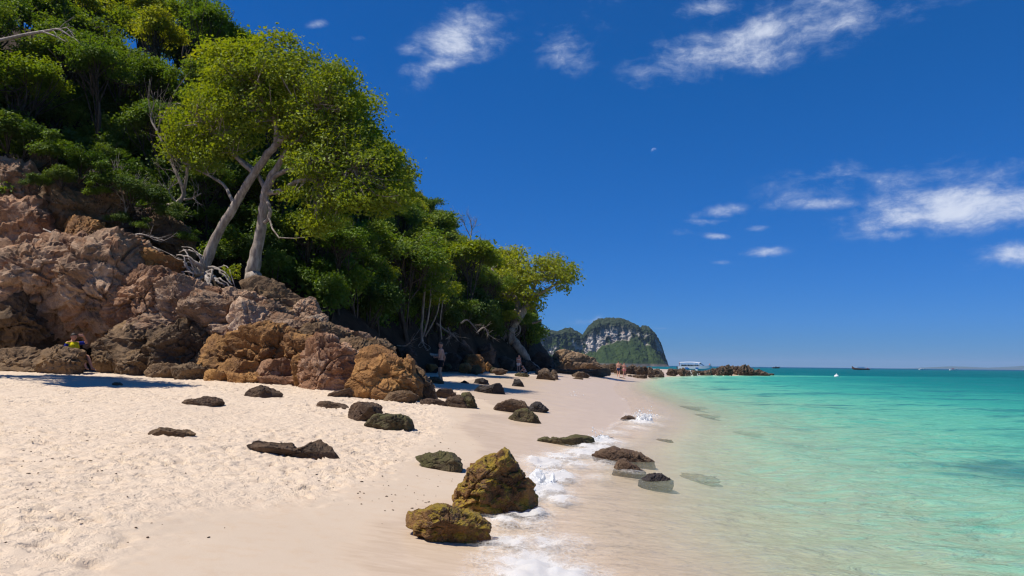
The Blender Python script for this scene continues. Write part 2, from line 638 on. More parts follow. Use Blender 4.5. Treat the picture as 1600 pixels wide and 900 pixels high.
reef = t.math('MULTIPLY', t.step(pat, .52, .64), t.step(da, .35, 1.0))
shift = t.math('MULTIPLY', t.math('SUBTRACT', t.noise(t.scaled(co, (.10, .22, 1)), 1.0, 5, .6), .5), 1.5)
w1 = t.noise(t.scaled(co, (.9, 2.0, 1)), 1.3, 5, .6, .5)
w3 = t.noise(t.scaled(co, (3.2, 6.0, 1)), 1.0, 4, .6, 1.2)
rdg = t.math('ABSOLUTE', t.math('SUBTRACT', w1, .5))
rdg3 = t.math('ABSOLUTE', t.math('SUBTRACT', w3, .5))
caustic_rip = t.math('ADD', t.math('ADD', t.math('MULTIPLY', t.math('SUBTRACT', rdg, .09), 3.2), t.math('MULTIPLY', t.math('SUBTRACT', rdg3, .09), 1.8)), t.math('MULTIPLY', t.math('SUBTRACT', w1, .5), .8))  # pale ripple lines put into the water colour, standing in for caustic light
d2 = t.math('ADD', t.math('ADD', da, t.math('MULTIPLY', shift, t.step(da, .2, 2.0))), t.math('MULTIPLY', caustic_rip, t.math('MULTIPLY', t.step(da, .0, .9), .62)))
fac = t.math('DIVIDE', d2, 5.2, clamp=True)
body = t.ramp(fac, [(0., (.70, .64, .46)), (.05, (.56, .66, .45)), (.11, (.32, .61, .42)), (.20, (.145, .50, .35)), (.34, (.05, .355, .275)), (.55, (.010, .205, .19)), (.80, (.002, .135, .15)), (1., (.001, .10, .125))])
stk = t.math('MULTIPLY', t.step(t.noise(t.scaled(co, (.35, 1.5, 1)), 1.0, 6, .65, .6), .53, .68), t.step(da, .3, 1.1))
body = t.mix(t.math('MULTIPLY', stk, .55), body, (.03, .20, .21))
body = t.mix(t.math('MULTIPLY', reef, .7), body, (.02, .17, .19))
body = t.mix(1., body, (.90, .90, .92), 'MULTIPLY')
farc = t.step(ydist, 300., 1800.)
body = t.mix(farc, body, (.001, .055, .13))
opac = t.math('SUBTRACT', 1., t.math('EXPONENT', t.math('MULTIPLY', d2, -1.75)), clamp=True)
opac = t.math('MULTIPLY', opac, t.step(da, .0, .12))
w2 = t.noise(t.scaled(co, (.22, .6, 1)), 1.0, 3, .5, .6)
nr = t.bump(t.math('ADD', t.math('ADD', w1, t.math('MULTIPLY', w3, .35)), t.math('MULTIPLY', w2, 1.2)), 1.0, .20)
diff = t.node('ShaderNodeBsdfDiffuse', {'Color': body, 'Normal': nr}).outputs[0]
trn = t.node('ShaderNodeBsdfTransparent', {'Color': t.mix(t.step(da, .0, .5), (1, 1, 1), (.90, 1.0, .95))}).outputs[0]
inner = t.node('ShaderNodeMixShader', {0: opac, 1: trn, 2: diff}).outputs[0]
fr = t.node('ShaderNodeFresnel', {'IOR': 1.22, 'Normal': nr}).outputs[0]
gl = t.node('ShaderNodeBsdfGlossy', {'Color': (.9, .95, 1), 'Roughness': .11, 'Normal': nr}).outputs[0]
frc = t.math('MULTIPLY', t.math('MULTIPLY', fr, .42), t.math('SUBTRACT', 1., t.math('MULTIPLY', t.step(ydist, 15., 150.), .62)))
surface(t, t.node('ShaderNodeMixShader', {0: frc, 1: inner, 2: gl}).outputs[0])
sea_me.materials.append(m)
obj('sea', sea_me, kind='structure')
# ------------------------------------------------------------------ rock materials
def rock_mat(name, dark, mid, light, patch, patch_amt=.35, moss=None, moss_amt=0., rough=.85, wetness=0., scale=1.0, bump=.9):
    m, t = new_mat(name)
    oi = t.node('ShaderNodeObjectInfo')
    co = t.vmath('ADD', t.node('ShaderNodeTexCoord').outputs['Object'], t.vmath('SCALE', oi.outputs['Location'], 1.37))
    co = t.vmath('SCALE', co, scale)
    wp = t.vmath('ADD', co, t.vmath('SCALE', t.noise(co, 1.4, 4, .6, out=1), .6))
    n1 = t.noise(wp, .9, 8, .62)
    n2 = t.noise(wp, 3.2, 8, .68)
    n3 = t.noise(co, 26., 5, .65)
    strat = t.noise(t.scaled(wp, (.7, .7, 5.)), 1.3, 5, .6)
    crack = t.voro(wp, 1.1, 'DISTANCE_TO_EDGE')
    c = t.ramp(n1, [(.30, dark), (.48, mid), (.66, light)])
    c = t.mix(t.math('MULTIPLY', t.step(n2, .42, .68), .55), c, tuple(x * .45 for x in mid))
    c = t.mix(t.math('MULTIPLY', t.step(t.noise(wp, 1.7, 7, .65), .50, .62), patch_amt), c, patch)
    c = t.mix(t.math('MULTIPLY', t.step(strat, .52, .7), .30), c, light)
    c = t.mix(t.math('MULTIPLY', t.step(n3, .55, .8), .45), c, tuple(min(1, x * 1.7) for x in light))
    c = t.mix(t.math('MULTIPLY', t.step(n3, .48, .25), .4), c, tuple(x * .35 for x in dark))
    rv = t.math('ADD', .78, t.math('MULTIPLY', oi.outputs['Random'], .4))
    c = t.mix(1.0, c, t.node('ShaderNodeCombineColor', {0: rv, 1: rv, 2: rv}).outputs[0], 'MULTIPLY')
    if moss is not None:
        nz = t.node('ShaderNodeSeparateXYZ', {0: t.node('ShaderNodeNewGeometry').outputs['Normal']}).outputs[2]
        up = t.math('ADD', t.noise(wp, 2.6, 6, .65), t.math('MULTIPLY', nz, .16))
        mk = t.math('MULTIPLY', t.step(up, .50, .66), moss_amt)
        c = t.mix(mk, c, t.mix(n2, tuple(x * .4 for x in moss), tuple(x * 1.35 for x in moss)))
    h = t.math('ADD', t.math('MULTIPLY', n2, 1.0), t.math('MULTIPLY', n3, .5))
    h = t.math('ADD', h, t.math('MULTIPLY', t.step(crack, .0, .05), .25))
    nr = t.bump(h, bump, .07)
    r = t.math('SUBTRACT', rough, t.math('MULTIPLY', t.step(n2, .4, .6), wetness))
    surface(t, principled(t, c, r, nr, .35))
    return m


RM = {
    'grey': rock_mat('rock_purple_grey', (.10, .060, .036), (.275, .172, .105), (.46, .32, .215), (.28, .115, .04), .5),
    'red': rock_mat('rock_red_brown', (.10, .048, .025), (.255, .125, .062), (.43, .25, .14), (.47, .33, .23), .38),
    'ochre': rock_mat('rock_ochre', (.090, .042, .016), (.27, .13, .040), (.42, .22, .065), (.14, .07, .035), .5),
    'pale': rock_mat('rock_pale', (.12, .066, .038), (.34, .22, .14), (.56, .43, .31), (.27, .11, .04), .45),
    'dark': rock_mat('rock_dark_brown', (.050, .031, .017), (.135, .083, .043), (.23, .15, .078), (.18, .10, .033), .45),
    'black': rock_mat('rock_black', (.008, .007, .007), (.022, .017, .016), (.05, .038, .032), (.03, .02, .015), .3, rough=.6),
    'moss': rock_mat('rock_wet_mossy', (.040, .020, .012), (.20, .098, .032), (.36, .19, .055), (.06, .036, .028), .42, (.40, .28, .022), .78, .60, .28, 2.4),
    'olive': rock_mat('rock_olive', (.030, .022, .012), (.085, .062, .030), (.15, .115, .055), (.06, .045, .03), .4, (.105, .10, .030), .7, .85, 0, 1.8),
    'brown': rock_mat('rock_brown', (.040, .024, .016), (.105, .062, .036), (.19, .125, .075), (.07, .05, .03), .4, None, 0, .85, 0, 1.6),
    'reef': rock_mat('rock_reef', (.030, .020, .013), (.105, .072, .048), (.21, .155, .105), (.055, .036, .024), .5, None, 0, .9, 0, .6),
    'tan': rock_mat('rock_tan', (.10, .06, .035), (.27, .175, .10), (.46, .33, .21), (.12, .07, .04), .45, None, 0, .9, 0, .7),
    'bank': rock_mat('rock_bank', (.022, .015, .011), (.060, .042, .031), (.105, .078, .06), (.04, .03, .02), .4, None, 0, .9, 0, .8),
}


def rock_shape(outline, Yc, thick, level, seed, facets=9, rough=1.0, strata=.5, e=.78, skew=0., flare=1.0):
    """a solid rock whose profile follows the outline at distance Yc, thick metres deep; returns world vertices, faces, base point"""
    rg = np.random.default_rng(seed)
    um = (min(q[0] for q in outline) + max(q[0] for q in outline)) / 2
    P = np.array([[at(u, v, Yc + skew * (u - um)).x, at(u, v, Yc + skew * (u - um)).z] for u, v in outline])
    lo, hi = P.min(0), P.max(0)
    c = (lo + hi) / 2
    H = hi[1] - lo[1]; Wd = hi[0] - lo[0]
    low = P[:, 1] < lo[1] + .22 * H
    P[low, 1] -= .18 * H + .12
    P[low, 0] = c[0] + (P[low, 0] - c[0]) * flare
    c[1] -= .08 * H
    nx = np.roll(P, -1, 0)
    seg = np.concatenate([P + (nx - P) * f for f in np.linspace(0, 1, 24, endpoint=False)[:, None, None]]) - c
    th = np.arctan2(seg[:, 1], seg[:, 0]); r = np.linalg.norm(seg, axis=1)
    o = np.argsort(th); th, r = th[o], r[o]
    th = np.concatenate([th - 2 * np.pi, th, th + 2 * np.pi]); r = np.concatenate([r, r, r])
    V, F = ico(level)
    rho = np.sqrt(V[:, 0] ** 2 + V[:, 2] ** 2)
    ang = np.arctan2(V[:, 2], V[:, 0])
    rr = np.interp(ang, th, r)
    s = (Wd * H * thick) ** (1 / 3)
    a = rho ** e
    p = np.stack([rr * a * np.cos(ang), np.sign(V[:, 1]) * np.abs(V[:, 1]) ** e * thick / 2, rr * a * np.sin(ang)], 1)
    # broken faces
    for k in range(facets * 2):
        n = rg.normal(size=3); n[1] *= 1.5
        if k % 3 != 0:
            n[1] = -abs(n[1])
        n /= np.linalg.norm(n)
        lim = .80 if abs(n[1]) > .55 else .93
        dd = p @ n
        d = dd.max() * rg.uniform(lim - .20, lim + .05)
        p -= np.maximum(dd - d, 0)[:, None] * n * .93
    nrm = p / np.array([Wd, thick, H]) ** 2
    nrm /= np.linalg.norm(nrm, axis=1)[:, None] + 1e-9
    off = rg.uniform(-50, 50, 3)
    q = p / s
    k1 = fbm(q * 2.1 + off, 4, seed % 97, .52)
    f1, f2, cid, ti = worley(q * 1.9 * np.array([1, 1, 1.25]) + off + .22 * k1[:, None], seed % 89)
    g1, g2, cid2, ti2 = worley(q * 5.2 * np.array([1, 1, 1.5]) + off + .3 * k1[:, None], seed % 89 + 3)
    cr = np.clip((f2 - f1) / .07, 0, 1)
    cr2 = np.clip((g2 - g1) / .12, 0, 1)
    wl = (p + np.array([c[0], Yc, c[1]])) @ np.array([.30, .12, 1.0]) / (s * .16 + .10) + 1.3 * k1
    lay = wl % 1.0
    lay2 = (wl * 2.7 + .4 * k1) % 1.0
    disp = .022 * k1 + rough * (.035 * (cid - .5) + .03 * ti - .055 * (1 - cr) ** 2 + .012 * (cid2 - .5) + .035 * ti2 - .016 * (1 - cr2) ** 2) + strata * (.036 * (sstep(lay, 0, .85) - sstep(lay, .88, 1.0) - .5) + .012 * (sstep(lay2, 0, .85) - sstep(lay2, .88, 1.0) - .5))
    disp = disp + .014 * rough * fbm(q * 13 + off, 3, seed % 83 + 5, .62)
    p = p + nrm * (disp * s)[:, None]
    x0, x1 = p[:, 0].min(), p[:, 0].max()
    if flare == 1.0:
        p[:, 0] = lo[0] - c[0] + (p[:, 0] - x0) * Wd / (x1 - x0)
    up_ = p[:, 2] > 0
    p[up_, 2] *= (hi[1] - c[1]) / p[:, 2].max()
    W3 = p + np.array([c[0], Yc, c[1]])
    W3[:, 1] += skew * (W3[:, 0] - c[0]) * FPX / Yc
    base = np.array([c[0], Yc, P[:, 1].min()])
    return W3, F, base


def blob(cx, cy, w, h, ang=0, seed=1, n=11, irr=.16):
    rg = np.random.default_rng(seed * 7 + 3)
    out = []
    ca, sa = math.cos(math.radians(ang)), math.sin(math.radians(ang))
    for k in range(n):
        th = 2 * math.pi * (k + rg.uniform(-.3, .3)) / n
        r = 1 + rg.uniform(-irr, irr)
        # squarish ellipse
        x = math.copysign(abs(math.cos(th)) ** .8, math.cos(th)) * w / 2 * r
        y = math.copysign(abs(math.sin(th)) ** .8, math.sin(th)) * h / 2 * r
        out.append((cx + x * ca - y * sa * -1, cy - (x * sa) + y * ca))
    return out


def rock(name, outline, Yc, thick, mat, level=5, seed=1, parent=None, porigin=(0, 0, 0), **kw):
    sk = {k: kw.pop(k) for k in ('facets', 'rough', 'strata', 'e', 'skew', 'flare') if k in kw}
    v, f, b = rock_shape(outline, Yc, thick, level, seed, **sk)
    me = mesh_np(name, v - b, f, False, RM[mat])
    return obj(name, me, parent, Vector(b) - Vector(porigin), **kw)


# ------------------------------------------------------------------ the rock outcrop under the trees
OC = Vector((-12.5, 25.5, .9))
outcrop = obj('rock_outcrop', None, None, OC, label='broad fractured red-brown and grey rock outcrop below the two leaning trees at left', cat='rock outcrop')
pieces = [
    # backing masses
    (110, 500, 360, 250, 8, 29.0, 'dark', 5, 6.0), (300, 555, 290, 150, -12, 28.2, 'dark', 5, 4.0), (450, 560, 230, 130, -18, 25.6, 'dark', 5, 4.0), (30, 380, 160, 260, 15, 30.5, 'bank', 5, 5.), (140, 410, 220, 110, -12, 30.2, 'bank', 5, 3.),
    # upper left
    (12, 290, 85, 85, 10, 28.3, 'grey', 5, 2.0), (58, 262, 60, 50, 20, 29.8, 'dark', 5, 1.6), (18, 350, 92, 100, -8, 27.0, 'red', 5, 2.4), (105, 325, 110, 62, -14, 28.4, 'dark', 5, 2.2), (128, 362, 84, 52, -18, 27.2, 'ochre', 5, 1.8),
    (162, 322, 74, 50, 8, 28.9, 'dark', 5, 1.6), (205, 350, 70, 50, -12, 29.6, 'bank', 5, 1.8), (248, 356, 70, 50, -38, 29.8, 'dark', 5, 1.5), (275, 372, 60, 46, -30, 29.2, 'dark', 5, 1.6), (100, 292, 60, 40, -10, 29.8, 'dark', 5, 1.6), (150, 285, 46, 34, 0, 30.4, 'bank', 4, 1.4),
    # big bulging grey masses
    (72, 438, 160, 158, 4, 25.9, 'grey', 6, 4.0), (172, 440, 130, 150, -6, 26.0, 'grey', 6, 3.6), (2, 435, 44, 130, 5, 25.6, 'red', 5, 1.8), (130, 395, 120, 60, -5, 26.6, 'red', 5, 2.4), (60, 392, 90, 48, 10, 26.9, 'grey', 5, 2.0),
    (196, 404, 96, 58, -16, 26.6, 'red', 5, 2.0), (230, 408, 96, 38, -17, 26.4, 'ochre', 5, 1.5), (250, 440, 96, 26, -9, 25.7, 'red', 5, 1.3), (222, 466, 110, 96, -8, 25.3, 'red', 6, 2.4),
    (288, 476, 110, 84, -12, 25.0, 'pale', 6, 2.2), (292, 460, 80, 28, -10, 25.4, 'pale', 5, 1.3), (350, 468, 88, 32, -17, 25.4, 'red', 5, 1.3), (384, 478, 70, 46, -22, 25.3, 'pale', 5, 1.6),
    (345, 498, 120, 74, -14, 24.4, 'grey', 6, 2.2), (398, 512, 92, 74, -20, 24.2, 'pale', 5, 2.0), (250, 510, 90, 60, -6, 24.9, 'grey', 5, 1.8),
    # foot of the outcrop, mostly dark brown
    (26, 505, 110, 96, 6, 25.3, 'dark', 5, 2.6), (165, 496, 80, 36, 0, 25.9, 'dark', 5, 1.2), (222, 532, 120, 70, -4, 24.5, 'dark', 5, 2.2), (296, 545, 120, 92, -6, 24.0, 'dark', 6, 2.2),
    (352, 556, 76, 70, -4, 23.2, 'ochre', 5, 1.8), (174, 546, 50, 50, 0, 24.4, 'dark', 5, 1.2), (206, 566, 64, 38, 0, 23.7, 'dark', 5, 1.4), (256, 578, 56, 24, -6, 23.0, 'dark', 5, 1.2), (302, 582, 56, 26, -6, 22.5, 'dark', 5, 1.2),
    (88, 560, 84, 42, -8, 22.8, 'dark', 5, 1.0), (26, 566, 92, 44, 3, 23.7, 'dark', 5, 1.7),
    # right wing
    (438, 470, 116, 44, -30, 26.2, 'dark', 5, 1.8), (478, 488, 40, 44, 10, 26.0, 'grey', 5, 1.0), (496, 508, 32, 34, 0, 25.6, 'pale', 5, .9), (425, 505, 70, 60, -24, 24.9, 'grey', 5, 1.6), (455, 520, 100, 56, -18, 24.2, 'grey', 6, 1.8), (420, 545, 130, 70, -8, 23.0, 'ochre', 6, 2.0),
    (500, 528, 100, 48, -16, 23.8, 'dark', 5, 1.8), (546, 530, 72, 34, -14, 24.4, 'grey', 5, 1.4), (520, 520, 50, 26, -10, 24.9, 'grey', 5, 1.2), (475, 548, 80, 54, -12, 22.6, 'ochre', 5, 1.6),
    (372, 573, 58, 26, -4, 22.0, 'ochre', 5, 1.1), (428, 574, 66, 30, -4, 21.8, 'red', 5, 1.1), (342, 590, 52, 22, -6, 21.9, 'ochre', 5, 1.), (382, 592, 52, 22, -3, 21.6, 'ochre', 5, 1.), (434, 594, 76, 18, -3, 21.5, 'red', 5, 1.), (472, 582, 30, 54, 0, 21.2, 'ochre', 5, .9),
    (514, 574, 96, 88, -4, 20.6, 'red', 6, 2.0), (556, 556, 60, 50, -20, 21.6, 'dark', 5, 1.4), (590, 548, 50, 36, -14, 22.0, 'dark', 5, 1.4),
]
for k, (cx, cy, w, h, ang, Y, tone, lev, th) in enumerate(pieces):
    rock('boulder', blob(cx, cy, w * 1.10, h * 1.10, ang, k + 1), Y, th * 1.25, tone, lev, 100 + k, outcrop, OC, strata=.8, rough=1.2)
rock('boulder', [(540, 618), (552, 590), (562, 560), (572, 544), (590, 537), (606, 548), (622, 552), (636, 566), (650, 590), (656, 612), (640, 624), (590, 624)], 18.8, 2.2, 'ochre', 6, 300, outcrop, OC, facets=10)
rock('boulder', [(616, 600), (622, 560), (634, 553), (646, 562), (648, 585), (662, 600), (655, 622), (620, 622)], 19.0, 1.5, 'ochre', 5, 303, outcrop, OC)
rock('boulder', [(630, 618), (640, 585), (652, 570), (664, 580), (676, 602), (684, 616), (665, 622)], 19.6, 1.6, 'dark', 5, 301, outcrop, OC)
rock('boulder', [(598, 624), (612, 612), (640, 610), (655, 620), (640, 628), (605, 628)], 17.9, .6, 'dark', 5, 302, outcrop, OC)

# ------------------------------------------------------------------ loose rocks on the beach and in the swash
LOOSE = [  # name, label, outline, thickness, material, level, distance
    ('boulder', 'largest wet yellow-brown mossy boulder with a pointed top at the waterline', [(707, 783), (716, 765), (728, 748), (737, 728), (757, 712), (785, 700), (796, 703), (815, 722), (836, 748), (834, 762), (822, 780), (800, 792), (782, 812), (750, 806), (722, 795)], .75, 'moss', 6, None),
    ('boulder', 'low wet yellow-green mossy boulder at the wave edge, nearest to the viewer', [(631, 817), (646, 802), (672, 796), (684, 789), (700, 787), (718, 793), (742, 800), (762, 808), (768, 830), (762, 850), (735, 854), (700, 842), (660, 830)], .55, 'moss', 6, None),
    ('rock', 'flat olive rock on smooth sand behind the largest mossy boulder', [(648, 713), (668, 708), (690, 705), (712, 707), (724, 718), (724, 732), (700, 737), (672, 733), (660, 722)], .6, 'olive', 5, None),
    ('rock', 'long low olive-brown rock with white water at its right end', [(829, 688), (845, 684), (870, 683), (900, 679), (925, 684), (926, 692), (905, 698), (870, 700), (840, 697)], .8, 'olive', 5, None),
    ('rock', 'squared dark brown block beside a mossy block on dry sand', [(541, 650), (545, 634), (554, 627), (590, 629), (597, 645), (590, 657), (560, 659), (543, 656)], .9, 'brown', 5, None),
    ('rock', 'squat green-grey mossy block leaning out in front of the brown block', [(569, 663), (578, 650), (584, 645), (630, 648), (640, 656), (650, 669), (620, 672), (580, 668)], .8, 'olive', 5, None),
    ('rock', 'small dark grey ragged rock alone on the trampled sand', [(229, 682), (236, 671), (252, 667), (268, 674), (282, 669), (300, 678), (275, 684), (250, 687)], .5, 'dark', 5, None),
    ('rock', 'flat brown rock with a notched top on the left dry sand', [(284, 630), (290, 624), (306, 622), (318, 619), (332, 621), (348, 631), (330, 635), (295, 636)], .8, 'brown', 5, None),
    ('rock', 'pyramid-shaped brown rock on sand in front of the layered blocks', [(376, 618), (392, 608), (406, 601), (416, 606), (428, 613), (440, 617), (420, 622), (385, 622)], 1.0, 'brown', 5, None),
    ('rock', 'narrow flat dark rock left of the squared brown block', [(490, 636), (502, 627), (516, 626), (546, 634), (545, 640), (510, 640)], .6, 'brown', 5, None),
    ('rock', 'wedge of dark rock lying against the foot of the orange boulder', [(510, 619), (525, 611), (548, 606), (556, 614), (552, 621), (525, 623)], .7, 'brown', 5, None),
    ('rock', 'low dark brown rock with a knob at each end on the sand', [(382, 704), (390, 692), (398, 688), (412, 694), (436, 694), (462, 700), (474, 697), (480, 690), (494, 688), (508, 700), (534, 721), (505, 716), (475, 713), (440, 712), (410, 706)], .55, 'brown', 6, None),
    ('rock', 'smooth orange-brown rounded rock at the dry edge of the wet sand', [(770, 640), (778, 630), (800, 623), (820, 626), (828, 638), (815, 646), (785, 645)], 1.1, 'brown', 5, None),
    ('rock', 'olive peaked rock in front of the smooth orange-brown rock', [(794, 655), (806, 643), (820, 637), (832, 642), (850, 658), (825, 661), (800, 659)], .8, 'olive', 5, None),
    ('rock', 'dark purple rounded rock right of the smooth orange-brown rock', [(825, 638), (832, 627), (842, 627), (858, 640), (845, 644), (828, 643)], .9, 'black', 5, None),
    ('rock', 'yellow-green topped rock at the end of the boulder cluster by the outcrop', [(714, 626), (722, 614), (732, 612), (740, 622), (748, 637), (730, 640), (716, 636)], .8, 'olive', 5, None),
    ('rock', 'rounded grey-brown rock at the right foot of the rock outcrop', [(676, 616), (688, 607), (704, 607), (714, 618), (706, 624), (682, 622)], 1.0, 'brown', 5, None),
    ('rock', 'brown rock wedged between the grey-brown and yellow-green topped rocks', [(694, 632), (702, 618), (714, 616), (728, 628), (736, 638), (715, 639), (698, 636)], .8, 'brown', 5, None),
    ('rock', 'flat pale brown slab on sand below the outcrop end', [(655, 626), (668, 622), (690, 627), (700, 634), (680, 636), (660, 631)], .6, 'brown', 5, None),
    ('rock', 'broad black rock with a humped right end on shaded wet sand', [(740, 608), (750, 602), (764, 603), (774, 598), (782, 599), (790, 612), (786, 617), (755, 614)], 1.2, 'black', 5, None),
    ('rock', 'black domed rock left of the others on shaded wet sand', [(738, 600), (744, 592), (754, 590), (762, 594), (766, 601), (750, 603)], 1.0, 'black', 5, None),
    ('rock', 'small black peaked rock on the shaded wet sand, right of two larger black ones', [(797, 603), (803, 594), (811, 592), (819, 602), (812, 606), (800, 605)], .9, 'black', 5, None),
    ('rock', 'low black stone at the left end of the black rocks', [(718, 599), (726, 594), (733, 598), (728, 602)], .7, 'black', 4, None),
    ('rock', 'dark flat rock beside the standing shirtless man', [(664, 595), (672, 588), (686, 588), (694, 598), (686, 602), (668, 600)], .9, 'dark', 5, None),
    ('rock', 'brown wet rock breaking the surface beside the foaming swash', [(933, 711), (942, 701), (962, 698), (972, 704), (990, 706), (1014, 719), (990, 724), (950, 722)], .8, 'brown', 5, None),
    ('rock', 'small peaked dark rock in shallow water in front of the wet brown rock', [(960, 732), (968, 721), (976, 717), (988, 726), (1004, 735), (980, 740), (964, 738)], .6, 'brown', 5, None),
    ('rock', 'smallest dark rock tip awash nearest to the viewer in shallow water', [(1005, 748), (1016, 742), (1034, 740), (1046, 749), (1025, 754)], .5, 'black', 5, None),
    ('rock', 'dark stone at the wave edge beside the middle splash', [(970, 657), (978, 649), (988, 650), (992, 657), (980, 660)], .7, 'brown', 4, None),
    ('rock', 'low brown stone awash right of the long olive-brown rock', [(930, 684), (940, 679), (954, 682), (950, 686), (935, 687)], .5, 'brown', 4, None),
    ('rock', 'tiny flat stone on the sand below the shaded edge at left', [(174, 601), (182, 597), (192, 600), (184, 603)], .4, 'brown', 4, None),
]
for k, (nm, lab, ol, th, mt, lev, Yd) in enumerate(LOOSE):
    ub = sum(p[0] for p in ol) / len(ol); vb = max(p[1] for p in ol) - 2
    pg = gp(ub, vb)
    Yc = (pg.y if pg.z > .02 else gz(ub, vb, .0)[1]) + th * .28 if Yd is None else Yd
    sk_ = 0.
    if 'knob at each end' in lab:
        ya, yb = gp(388, 706).y, gp(528, 721).y
        sk_ = (yb - ya) / 140.0; Yc = (ya + yb) / 2 + .1
    if pg.z <= .02:                      # stands on the sea bed: a wide foot under water
        u0_, u1_ = min(q[0] for q in ol), max(q[0] for q in ol); h_ = vb + 2 - min(q[1] for q in ol)
        ol = [q for q in ol if q[1] < vb + 2 - .3 * h_] + [(u1_ + 4, vb), (u1_ + 8, vb + 6), (u0_ - 8, vb + 6), (u0_ - 4, vb)]
    rock(nm, ol, Yc, th, mt, lev, 500 + k, label=lab, cat=nm, strata=.5, skew=sk_, flare=1.0)
# ------------------------------------------------------------------ wooded hill
HILL_POLY = np.array([(-90, -6), (-50, 5), (-31, 13), (-26, 19), (-23, 24.5), (-19.5, 27.6), (-12, 28), (-8.5, 29.5), (-7.0, 34), (-6.4, 41), (-5.0, 50), (-2.4, 60), (.2, 68), (3.2, 76), (5.2, 83), (4.5, 92), (-4, 104), (-30, 125), (-90, 150)], float)


def poly_dist(p):
    """signed distance inside the hill's foot line (positive inland)"""
    A = HILL_POLY; B = np.roll(A, -1, 0)
    dmin = np.full(len(p), 1e9); ins = np.zeros(len(p), bool)
    for k, (a, b) in enumerate(zip(A, B)):
        ab = b - a
        if k < len(A) - 1:
            tt = np.clip(((p - a) @ ab) / (ab @ ab), 0, 1)
            dmin = np.minimum(dmin, np.linalg.norm(p - a - tt[:, None] * ab, axis=1))
        c = (a[1] > p[:, 1]) != (b[1] > p[:, 1])
        xi = (b[0] - a[0]) * (p[:, 1] - a[1]) / (b[1] - a[1] + 1e-12) + a[0]
        ins ^= c & (p[:, 0] < xi)
    return np.where(ins, dmin, -dmin)


def hill_z(p):
    p = np.asarray(p, float)
    d = poly_dist(p) + .9 * fbm(p * .16, 3, 201)
    left = sstep(p[:, 0], -8, -16)
    slope = 1.0 + .35 * left + .2 * sstep(-p[:, 0], 20.5, 26) * (1 - sstep(p[:, 1], 28, 36))
    dd = np.maximum(d, 0)
    up = 1.6 * (1 - np.exp(-dd / .9)) + slope * 26 * (1 - np.exp(-dd / 26.)) + .8 * fbm(p * .22, 4, 203) * sstep(dd, 0, 4)
    base = sand_z(p[:, 0], p[:, 1])
    return np.where(d > 0, base + up, base - .6)


hx = axis([(-90, -34, 5, 1.2), (-34, 8, .45, .35)])
hy = axis([(-8, 14, 3, 1), (14, 24, 1, .5), (24, 60, .35, .5), (60, 110, .6, 2), (110, 150, 4, 8)])
HX, HY = np.meshgrid(hx, hy)
H2 = np.stack([HX.ravel(), HY.ravel()], 1)
hz = hill_z(H2)
rough_h = .22 * fbm(np.concatenate([H2 * 1.1, hz[:, None]], 1), 4, 207)
hill_me = mesh_np('hillside', np.concatenate([H2, (hz + rough_h)[:, None]], 1), grid_faces(len(hx), len(hy)))
m, t = new_mat('hill_earth')
co = t.node('ShaderNodeTexCoord').outputs['Object']
n1 = t.noise(co, .7, 7, .65); n2 = t.noise(co, 5., 6, .7)
c = t.ramp(n1, [(.3, (.020, .014, .010)), (.5, (.048, .034, .024)), (.7, (.075, .056, .040))])
c = t.mix(t.math('MULTIPLY', t.step(n2, .5, .7), .5), c, (.03, .03, .012))
surface(t, principled(t, c, .95, t.bump(n2, 1.0, .15), .1))
hill_me.materials.append(m)
obj('hillside', hill_me, kind='structure')


# ------------------------------------------------------------------ leaves, bark
def leaf_mat(name, c1, c2, c3, trans=.42, hue_var=.5):
    m, t = new_mat(name)
    gi = t.node('ShaderNodeNewGeometry').outputs['Random Per Island']
    oi = t.node('ShaderNodeObjectInfo').outputs['Random']
    co = t.node('ShaderNodeTexCoord').outputs['Object']
    n = t.noise(co, .55, 3, .6)
    c = t.mix(t.step(n, .35, .65), c1, c2)
    c = t.mix(t.math('MULTIPLY', t.math('POWER', gi, 2.5), hue_var), c, c3)
    v = t.math('ADD', .72, t.math('MULTIPLY', oi, .56))
    c = t.mix(1., c, t.node('ShaderNodeCombineColor', {0: v, 1: t.math('ADD', .82, t.math('MULTIPLY', oi, .36)), 2: v}).outputs[0], 'MULTIPLY')
    d = t.node('ShaderNodeBsdfDiffuse', {'Color': c}).outputs[0]
    tc = t.mix(1., c, (1.35, 1.25, .35), 'MULTIPLY')
    tr = t.node('ShaderNodeBsdfTranslucent', {'Color': tc}).outputs[0]
    s = t.node('ShaderNodeMixShader', {0: trans, 1: d, 2: tr}).outputs[0]
    g = t.node('ShaderNodeBsdfGlossy', {'Color': (.75, .85, .6), 'Roughness': .55}).outputs[0]
    surface(t, t.node('ShaderNodeMixShader', {0: .035, 1: s, 2: g}).outputs[0])
    return m


L_BRIGHT = leaf_mat('leaf_bright', (.165, .230, .012), (.235, .285, .015), (.34, .33, .025), .52)
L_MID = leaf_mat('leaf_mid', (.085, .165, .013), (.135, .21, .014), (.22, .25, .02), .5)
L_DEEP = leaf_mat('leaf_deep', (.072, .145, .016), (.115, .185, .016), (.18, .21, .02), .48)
L_DARK = leaf_mat('leaf_dark', (.050, .105, .018), (.080, .135, .02), (.13, .155, .025), .42)


